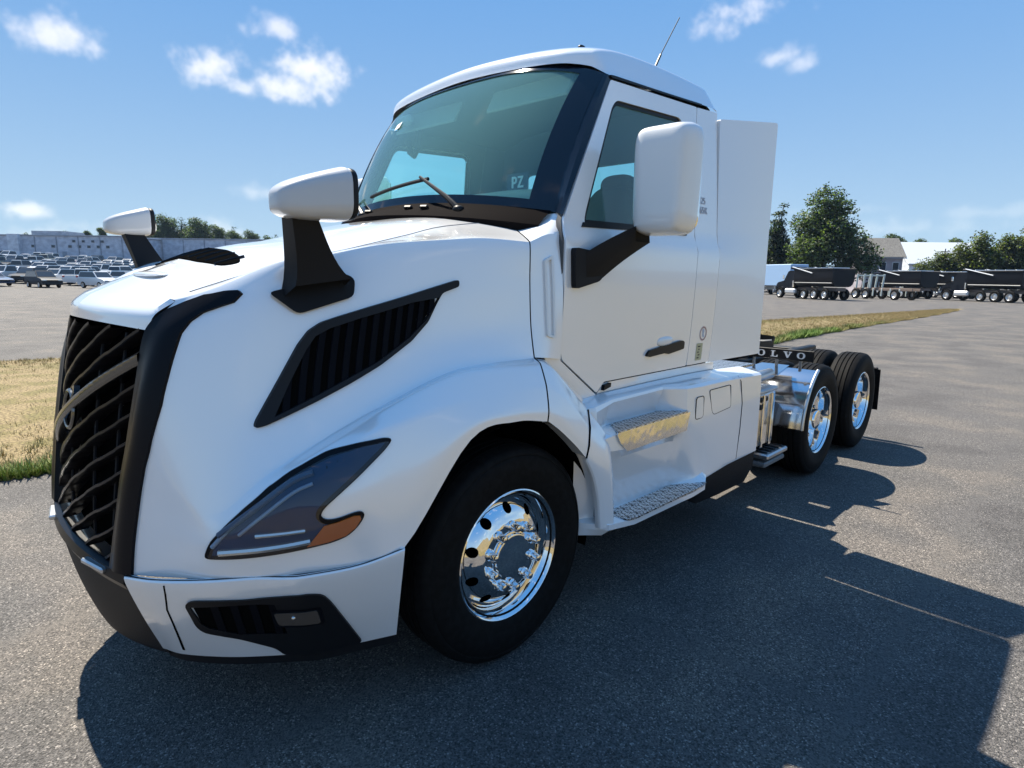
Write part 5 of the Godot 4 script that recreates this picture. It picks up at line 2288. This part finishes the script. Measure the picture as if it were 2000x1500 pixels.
func car_park() -> void:
	var kinds := ["sedan", "sport utility car", "pickup"]
	var colors := ["white", "silver", "grey", "black", "blue", "red", "beige"]
	var proto := {}
	var rows := [
		# away, first side, step, list of [kind, colour, turn], ordinal
		[64.0, -54.2, 5.7, [[0, 4, 1.9], [1, 3, 1.75], [1, 0, 1.9], [0, 2, 1.8], [1, 3, 1.7]], "front row"],
		[71.5, -64.5, 3.0, [], "second row"],
		[79.5, -71.5, 2.9, [], "third row"],
		[87.0, -78.0, 2.95, [], "fourth row"],
		[95.0, -84.5, 2.85, [], "fifth row"],
		[103.0, -91.0, 2.9, [], "sixth row"],
		[112.0, -98.5, 2.85, [], "seventh row"],
		[121.0, -106.0, 2.85, [], "eighth row"]]
	var nth := ["first", "second", "third", "fourth", "fifth", "sixth", "seventh", "eighth", "ninth", "tenth", "eleventh", "twelfth", "thirteenth", "fourteenth", "fifteenth", "sixteenth", "seventeenth", "eighteenth"]
	var r := RandomNumberGenerator.new()
	r.seed = 21
	for k in rows.size():
		var list: Array = rows[k][3]
		if list.is_empty():
			for i in [9, 10, 11, 12, 12, 13, 14][k - 1]:
				var c: int = [0, 0, 0, 0, 1, 0, 1, 2, 0, 6, 3, 0][r.randi() % 12]
				list.append([r.randi() % 3, c, 0.76 + r.randf_range(-.08, .08) + (PI if r.randf() < .4 else 0.0)])
			if k == 5:
				list[1] = [2, 5, 0.8]
		for i in list.size():
			var q: Array = list[i]
			var key := Vector2i(q[0], q[1])
			var at := spot(rows[k][1] + rows[k][2] * i, rows[k][0] + r.randf_range(-.5, .5))
			var label := "%s %s, %s from the left in the %s of the far lot" % [colors[q[1]], kinds[q[0]], nth[i], rows[k][4]]
			var t: Node3D
			if proto.has(key):
				t = proto[key].duplicate()
			else:
				t = make_car(q[0], M["car_" + colors[q[1]]])
				proto[key] = t
			t.name = numbered("parked_car")
			add_child(t)
			t.position = at
			t.rotation.y = q[2]
			tag(t, label, "car", "cars parked in the far lot")


# ---------------------------------------------------------------- buildings
func wall_box(called: String, parent: Node, m: Material, size: Vector3, at: Vector3) -> MeshInstance3D:
	var b := Mb.new()
	box(b, at, size, 0.02)
	return obj(called, b, m, parent)


func window_on(parent: Node, at: Vector3, w: float, h: float, frame: Material) -> void:
	var b := Mb.new()
	box(b, at, Vector3(w, h, 0.16), 0.01)
	var o := obj("window", b, frame, parent)
	b = Mb.new()
	box(b, at + Vector3(0, 0, 0.06), Vector3(w - .16, h - .16, 0.08), 0.005)
	obj("pane", b, M.far_window, o)


func buildings() -> void:
	# long pale warehouse behind the car park; its front faces the drive
	var turn := atan2(-ALONG.x, -ALONG.z)
	var gy := ground_y(-200.0)
	var w := thing("warehouse", "long pale two storey warehouse behind the rows of parked cars", "building", spot(-125.0, 172.0), turn)
	wall_box("wall", w, M.warehouse_wall, Vector3(38, 6.5, 22), Vector3(-1, 3.25, -11))
	wall_box("wall", w, M.warehouse_wall_pale, Vector3(60, 6.1, 24), Vector3(-50, 3.05, -12))
	wall_box("roof", w, M.warehouse_grey, Vector3(38.6, 0.3, 22.6), Vector3(-1, 6.65, -11))
	wall_box("roof_plant", w, M.warehouse_grey, Vector3(9.4, 1.3, 8), Vector3(-5.5, 7.45, -8))
	wall_box("roof", w, M.warehouse_grey, Vector3(60.6, 0.3, 24.6), Vector3(-50.3, 6.25, -12))
	for k in 4:
		window_on(w, Vector3(4.3 + k * 2.6, 5.2, 0), .9, 0.7, M.warehouse_grey)
	for k in 5:
		window_on(w, Vector3(3.1 + k * 2.6, 3.75, 0), 1.0, 0.8, M.warehouse_grey)
	for x in [-12.5, -7.0, -1.5]:
		window_on(w, Vector3(x, 3.75, 0), 1.1, 0.8, M.warehouse_grey)
	wall_box("door", w, M.warehouse_grey, Vector3(1.1, 2.4, .2), Vector3(1.4, 1.2, 0.02))
	for k in 7:
		wall_box("downpipe", w, M.warehouse_grey, Vector3(.18, 6.3, .2), Vector3(-18.5 + k * 6.0, 3.15, .09))
	wall_box("entrance_tower", w, M.warehouse_wall_pale, Vector3(3.0, 6.9, 2.0), Vector3(-11.6, 3.45, .2))
	for k in 8:
		wall_box("loading_door", w, M.warehouse_grey, Vector3(2.8, 3.2, .2), Vector3(-74 + k * 6.6, 1.6, .02))
	var w2 := thing("warehouse", "low grey warehouse wing at the foot of the tree line, right of the long warehouse", "building", spot(-87.0, 190.0), turn)
	wall_box("wall", w2, M.warehouse_wall, Vector3(60, 7.0, 20), Vector3(0, 3.5, -10))
	wall_box("roof", w2, M.warehouse_grey, Vector3(60.6, 0.3, 20.6), Vector3(0, 7.15, -10))
	for k in 9:
		wall_box("downpipe", w2, M.warehouse_grey, Vector3(.22, 6.8, .2), Vector3(-26 + k * 6.4, 3.4, .09))

	# white metal barn and the small house in front of it
	var barn := thing("barn", "wide white barn with a pale metal roof behind the dump trucks", "building", Vector3(-22.6, 0, -146.0), 0.70)
	gable(barn, 15.5, 12.0, 5.2, 9.3, M.barn_wall, M.barn_roof)
	for q in [[-6.5, 3.9], [-1.2, 3.2], [3.6, 3.9], [-4.2, 2.4]]:
		window_on(barn, Vector3(q[0], q[1], 6.0), .8, .8, M.warehouse_grey)
	var house := thing("house", "small brown roofed house with its gable end beside the white barn", "building", Vector3(-25.4, 0, -115.0), 0.62)
	gable(house, 5.8, 6.4, 5.7, 8.6, M.house_wall, M.house_roof)
	for q in [[-1.9, 4.2], [0.0, 4.2], [1.9, 4.2]]:
		window_on(house, Vector3(q[0], q[1], 3.2), 1.0, 1.3, M.barn_wall)
	var pole := thing("utility_pole", "thin grey leaning utility pole in front of the white barn", "pole", Vector3(-14.8, 0, -105.5))
	var b := Mb.new()
	tube(b, pts([0, 0, 0, .55, 6.5, 0]), [.10, .07], 8)
	obj("pole", b, M.bark, pole)
	b = Mb.new()
	box(b, Vector3(.52, 6.1, 0), Vector3(1.0, .09, .09), 0.01)
	obj("cross_arm", b, M.bark, pole)


# gabled building, ridge along x, front wall towards +z
func gable(t: Node3D, w: float, d: float, eave: float, ridge: float, wall: Material, roof: Material) -> void:
	var b := Mb.new()
	var loop := PackedVector2Array([Vector2(-d / 2, 0), Vector2(d / 2, 0), Vector2(d / 2, eave), Vector2(0, ridge), Vector2(-d / 2, eave)])
	extrude(b, loop, w / 2, func(_y: float) -> float: return 1.0)
	obj("wall", b, wall, t)
	for s in [-1.0, 1.0]:
		b = Mb.new()
		var e := Vector3(0, eave - .18, s * (d / 2 + .35))
		var k := Vector3(0, ridge + .1, 0)
		var dir := (k - e)
		box(b, (e + k) * 0.5 + Vector3(0, .1, 0), Vector3(w + .8, .14, dir.length()), 0.02, Basis(Vector3.RIGHT, atan2(dir.y, absf(dir.z)) * s))
		obj("roof", b, roof, t)
	b = Mb.new()
	box(b, Vector3(0, eave - .22, d / 2 + .42), Vector3(w + .8, .14, .14), 0.02)
	obj("gutter", b, M.warehouse_grey, t)


# ---------------------------------------------------------------- dump trucks
func make_dump() -> Node3D:
	# nose towards +z, front axle at z = 0
	var t := Node3D.new()
	t.name = "dump_truck"
	var b := Mb.new()
	# tub body with rounded belly
	var sec := []
	for q in [[.62, 1.22], [.84, 1.28], [1.04, 1.46], [1.16, 1.75], [1.20, 2.2], [1.22, 2.85]]:
		sec.append(q)
	var rows := []
	for z in [-1.95, -2.05, -7.1, -7.2]:
		var row := PackedVector3Array()
		var k := 0.98 if z == -1.95 or z == -7.2 else 1.0
		for i in sec.size():
			row.append(Vector3(-sec[sec.size() - 1 - i][0] * k, sec[sec.size() - 1 - i][1], z))
		for i in sec.size():
			row.append(Vector3(sec[i][0] * k, sec[i][1], z))
		rows.append(row)
	b.grid(rows)
	for e in [rows[0], rows[3]]:
		for i in range(1, e.size() - 1):
			if e == rows[0]:
				b.tri(e[0], e[i], e[i + 1])
			else:
				b.tri(e[0], e[i + 1], e[i])
	b.quad(Vector3(-1.2, 2.83, -7.2), Vector3(-1.2, 2.83, -1.95), Vector3(1.2, 2.83, -1.95), Vector3(1.2, 2.83, -7.2))
	var tub := obj("dump_body", b, M.dump_black, t, "", 40.0)
	for s in [-1.0, 1.0]:
		b = Mb.new()
		box(b, Vector3(1.235 * s, 2.84, -4.6), Vector3(.10, .12, 5.3), 0.03)
		obj("top_rail", b, M.dump_black, tub)
		b = Mb.new()
		box(b, Vector3(1.13 * s, 1.55, -4.6), Vector3(.10, .10, 5.0), 0.03)
		obj("lower_rail", b, M.painted_steel, tub)
		b = Mb.new()
		tube(b, pts([1.27 * s, 3.05, -1.8, 1.27 * s, 2.95, -2.3, 1.27 * s, 2.45, -4.6]), 0.055, 8)
		obj("tarp_arm", b, M.tarp_metal, tub)
	b = Mb.new()
	box(b, Vector3(0, 2.96, -1.72), Vector3(2.4, .22, .6), 0.05)
	obj("cab_shield", b, M.dump_black, tub)
	for k in 5:
		b = Mb.new()
		box(b, Vector3(0, 2.93, -2.7 - k * .95), Vector3(2.3, .10, .06), 0.02)
		obj("tarp_bow", b, M.tarp_metal, tub)
	# cab, sleeperless, with sloping hood
	b = Mb.new()
	extrude(b, pts2([-1.75, 1.0, -.35, 1.0, -.35, 1.75, -.75, 2.62, -1.0, 2.72, -1.65, 2.72, -1.75, 2.6]), 1.03, func(y: float) -> float: return 1.0 - .12 * clampf((y - 1.7), 0, 1))
	var cab := obj("cab", b, M.dump_black, t, "", 30.0)
	for s in [-1.0, 1.0]:
		b = Mb.new()
		plate(b, pts2([-1.5, 1.78, -.62, 1.78, -.86, 2.45, -1.5, 2.45]), Vector3(.985 * s, 0, 0), Vector3(0, 0, 1), Vector3(-.08 * s, 1, 0).normalized(), 0.02)
		obj("side_window", b, M.far_window, cab)
		b = Mb.new()
		box(b, Vector3(1.24 * s, 2.1, -.55), Vector3(.10, .42, .22), 0.04)
		obj("mirror", b, M.chrome, cab)
	b = Mb.new()
	b.quad(Vector3(-.95, 1.8, -.37), Vector3(.95, 1.8, -.37), Vector3(.88, 2.52, -.70), Vector3(-.88, 2.52, -.70))
	obj("windscreen", b, M.cab_glass, cab)
	b = Mb.new()
	extrude(b, pts2([-.4, 1.0, .75, .95, .95, 1.0, .95, 1.35, .75, 1.55, -.4, 1.78]), .88, func(_y: float) -> float: return 1.0)
	obj("hood", b, M.dump_black, t, "", 30.0)
	b = Mb.new()
	box(b, Vector3(0, 1.12, .97), Vector3(1.1, .62, .05), 0.02)
	obj("radiator_grille", b, M.dump_trim, t)
	b = Mb.new()
	box(b, Vector3(0, .62, 1.08), Vector3(2.35, .34, .16), 0.05)
	obj("bumper", b, M.dump_trim, t)
	for s in [-1.0, 1.0]:
		b = Mb.new()
		var arch := []
		for k in 11:
			var a := deg_to_rad(15.0 + 16.0 * k)
			arch.append(PackedVector3Array([Vector3(.75 * s, .52 + sin(a) * .64, cos(a) * .64), Vector3(1.2 * s, .52 + sin(a) * .62, cos(a) * .62)]))
		b.grid(arch, s < 0)
		obj("fender", b, M.dump_black, t)
		b = Mb.new()
		box(b, Vector3(.95 * s, 1.0, .93), Vector3(.28, .22, .1), 0.03)
		obj("headlight", b, M.lamp_chrome, t)
		b = Mb.new()
		box(b, Vector3(1.02 * s, .72, -1.5), Vector3(.42, .50, 1.5), 0.12)
		obj("fuel_tank", b, M.tarp_metal, t)
		b = Mb.new()
		tube(b, pts([1.08 * s, 1.1, -1.86, 1.08 * s, 1.75, -1.86]), 0.09, 10)
		obj("air_cleaner", b, M.chrome, t)
	b = Mb.new()
	box(b, Vector3(0, .98, -3.4), Vector3(.9, .3, 7.4), 0.04)
	obj("frame", b, M.rust_frame, t)
	b = Mb.new()
	lathe(b, PackedVector2Array([Vector2(-.14, .26), Vector2(-.14, .48), Vector2(-.11, .52), Vector2(.11, .52), Vector2(.14, .48), Vector2(.14, .30)]), 22)
	var tyre := b.mesh()
	b = Mb.new()
	lathe(b, PackedVector2Array([Vector2(.145, .305), Vector2(.12, .28), Vector2(.06, .26), Vector2(.08, .14), Vector2(.10, .12), Vector2(.11, 0)]), 18)
	var rim := b.mesh()
	for q in [[0.0, 1.0], [-3.5, .94], [-4.9, 1.0], [-6.27, 1.0]]:
		for s in [-1.0, 1.0]:
			var w := obj("wheel", tyre, M.rubber, t)
			w.position = Vector3(1.05 * s, .52 * q[1], q[0])
			w.scale = Vector3.ONE * q[1]
			w.rotation.y = 0.0 if s > 0 else PI
			obj("rim", rim, M.wheel_silver, w)
	return t


func dump_trucks() -> void:
	var proto := make_dump()
	var list := [
		[Vector3(-20.4, 0, -63.6), -2.14, "black dump truck parked in front of the big leafy tree"],
		[Vector3(-7.9, 0, -74.0), -2.14, "black dump truck with chrome front and silver wheels at the far right edge"],
		[Vector3(-16.6, 0, -79.6), -2.14, "black dump truck parked half hidden in the middle, in front of the white barn"],
		[Vector3(-13.6, 0, -86.0), -2.14, "black dump truck standing behind the others below the shrubby trees"]]
	for i in list.size():
		var t: Node3D = proto if i == 0 else proto.duplicate()
		t.name = numbered("dump_truck")
		add_child(t)
		t.position = list[i][0]
		t.rotation.y = list[i][1]
		tag(t, list[i][2], "dump truck", "black dump trucks across the yard")
	# pale steel stand and bare chassis between the trucks
	var c := thing("truck_chassis", "bare rusty truck chassis with pale steel uprights between the dump trucks", "chassis", Vector3(-15.0, 0, -70.2), -2.14)
	var b := Mb.new()
	for s in [-1.0, 1.0]:
		b = Mb.new()
		box(b, Vector3(.45 * s, 1.0, -2.4), Vector3(.1, .26, 7.2), 0.02)
		obj("chassis_rail", b, M.rust_frame, c)
		for k in 3:
			b = Mb.new()
			tube(b, pts([.75 * s, 1.1, .6 - k * .9, .78 * s, 2.5, .5 - k * .9]), 0.09, 8)
			obj("upright", b, M.pale_steel, c)
		for k in 5:
			b = Mb.new()
			box(b, Vector3(.95 * s, .7, -.8 - k * 1.05), Vector3(.10, .75, .12), 0.02)
			obj("stake", b, M.pale_steel, c)
	for k in 3:
		b = Mb.new()
		box(b, Vector3(0, 2.35, .5 - k * .9), Vector3(1.6, .14, .12), 0.02)
		obj("cross_beam", b, M.pale_steel, c)
	b = Mb.new()
	lathe(b, PackedVector2Array([Vector2(-.14, .26), Vector2(-.14, .48), Vector2(-.11, .52), Vector2(.11, .52), Vector2(.14, .48), Vector2(.14, .30)]), 22)
	var tyre := b.mesh()
	b = Mb.new()
	lathe(b, PackedVector2Array([Vector2(.142, .305), Vector2(.10, .27), Vector2(.06, .2), Vector2(.08, 0)]), 18)
	var rim := b.mesh()
	for z in [.3, -1.05, -4.6]:
		for s in [-1.0, 1.0]:
			var w := obj("wheel", tyre, M.rubber, c)
			w.position = Vector3(1.0 * s, .52, z)
			w.rotation.y = 0.0 if s > 0 else PI
			obj("rim", rim, M.wheel_silver, w)
	# pale blue box body behind the first dump truck
	var v := thing("box_truck", "pale blue box truck showing above the nose of the nearest dump truck", "truck", Vector3(-27.3, 0, -75.9), -2.14)
	b = Mb.new()
	box(b, Vector3(0, 2.35, -2.6), Vector3(2.4, 2.5, 5.4), 0.06)
	obj("box_body", b, M.pale_blue, v)
	b = Mb.new()
	extrude(b, pts2([.15, .6, 1.6, .6, 1.7, 1.3, 1.25, 2.2, .15, 2.2]), 1.05, func(_y: float) -> float: return 1.0)
	obj("cab", b, M.car_white, v, "", 30.0)
	b = Mb.new()
	b.quad(Vector3(-.9, 1.38, 1.675), Vector3(.9, 1.38, 1.675), Vector3(.9, 2.1, 1.315), Vector3(-.9, 2.1, 1.315))
	obj("windscreen", b, M.far_window, v)
	for z in [.9, -3.9]:
		for s in [-1.0, 1.0]:
			var w := obj("wheel", tyre, M.rubber, v)
			w.position = Vector3(1.0 * s, .52, z)
			w.rotation.y = 0.0 if s > 0 else PI
			obj("rim", rim, M.wheel_silver, w)


func trees() -> void:
	make_tree("leafy_tree", "big leafy tree rising behind the nearest dump truck", Vector3(-26.6, 0, -92.5), 14.8, 13.5, 0, 101)
	make_tree("dark_conifer", "dark conifer partly hidden behind the rear edge of the white cab fairing", Vector3(-34.0, 0, -95.0), 13.6, 7.5, 1, 102)
	make_tree("dark_conifer", "lower dark conifer tucked left of the big leafy tree", Vector3(-36.5, 0, -89.0), 10.0, 7.5, 1, 103)
	make_tree("dark_conifer", "dark conifer between the cab fairing conifer and the big leafy tree", Vector3(-31.0, 0, -99.0), 9.2, 6.0, 1, 108)
	# shrubby trees at the right
	var px := [[-13.6, -97.0, 5.3, 5.2], [-11.6, -97.5, 6.4, 5.4], [-9.6, -99.0, 7.4, 6.0], [-7.3, -101.0, 7.2, 6.2], [-4.6, -102.0, 8.8, 7.0], [-1.6, -103.5, 9.3, 7.4], [2.0, -105.0, 8.6, 7.0]]
	var what := ["shortest shrubby tree, at the left end of the right hand tree line", "second shrubby tree from the left in the right hand tree line", "third shrubby tree from the left in the right hand tree line, before its dip", "shrubby tree in the dip of the right hand tree line", "tall shrubby tree right of the dip in the right hand tree line", "tallest shrubby tree at the right edge of the picture", "shrubby tree cut off by the right edge of the picture"]
	for i in px.size():
		make_tree("shrubby_tree", what[i], Vector3(px[i][0], 0, px[i][1]), px[i][2] * 1.13, px[i][3] * 1.25, 2, 200 + i, "trees behind the dump trucks")
	var far := [[-34.4, -164.0, 13.8, 9.0, "round tree showing above the barn roof left of its middle"], [-29.3, -168.0, 12.4, 7.5, "small round tree showing above the middle of the barn roof"], [-23.5, -174.0, 12.6, 8.0, "tree crown showing above the right part of the barn roof"], [-19.5, -176.0, 12.0, 8.0, "tree crown at the right end of the barn roof"], [-38.0, -150.0, 10.0, 7.0, "tree crown beside the brown roofed house"]]
	for i in far.size():
		make_tree("distant_tree", far[i][4], Vector3(far[i][0], 0, far[i][1]), far[i][2], far[i][3], 0, 300 + i, "trees behind the barn")
	# tree line behind the warehouse, left
	var sides := [-123.0, -119.5, -115.5, -112.5, -109.0, -105.0, -101.5, -97.5, -94.0, -90.5, -86.5, -82.0, -77.0, -71.0, -64.0, -56.0]
	var hs := [10.5, 13.8, 12.0, 15.5, 14.4, 13.0, 14.6, 13.0, 12.0, 10.6, 11.2, 10.0, 9.6, 9.0, 8.6, 9.0]
	for i in sides.size():
		var t := make_tree("tree_line_tree", "%s tree from the left in the far tree line behind the warehouses" % ["first", "second", "third", "fourth", "fifth", "sixth", "seventh", "eighth", "ninth", "tenth", "eleventh", "twelfth", "thirteenth", "fourteenth", "fifteenth", "sixteenth"][i], spot(sides[i], 203.0 + (i % 3) * 3.0), hs[i] * 1.05, hs[i] * 0.85, 0 if i % 4 else 1, 400 + i, "far tree line behind the warehouses")
		t.position.y = 4.4
	for i in 5:
		var t := make_tree("tree_line_tree", ["small dark tree top over the left end of the warehouse roof", "tuft of foliage over the warehouse roof beside its plant room", "thin tree top over the middle of the warehouse roof", "bushy tree top over the right part of the warehouse roof", "tree top just left of the far hood mirror"][i], spot([-172.0, -159.0, -146.0, -139.0, -134.5][i], 205.0), [10.8, 10.2, 11.0, 11.2, 12.4][i], 5.0, 0, 440 + i, "tree tops over the warehouse roof")
		t.position.y = 4.4


func build_far() -> void:
	dump_trucks()
	car_park()
	buildings()
	trees()


func _ready() -> void:
	rng.seed = 11
	materials()
	camera_and_light()
	build_ground()
	build_truck()
	build_far()
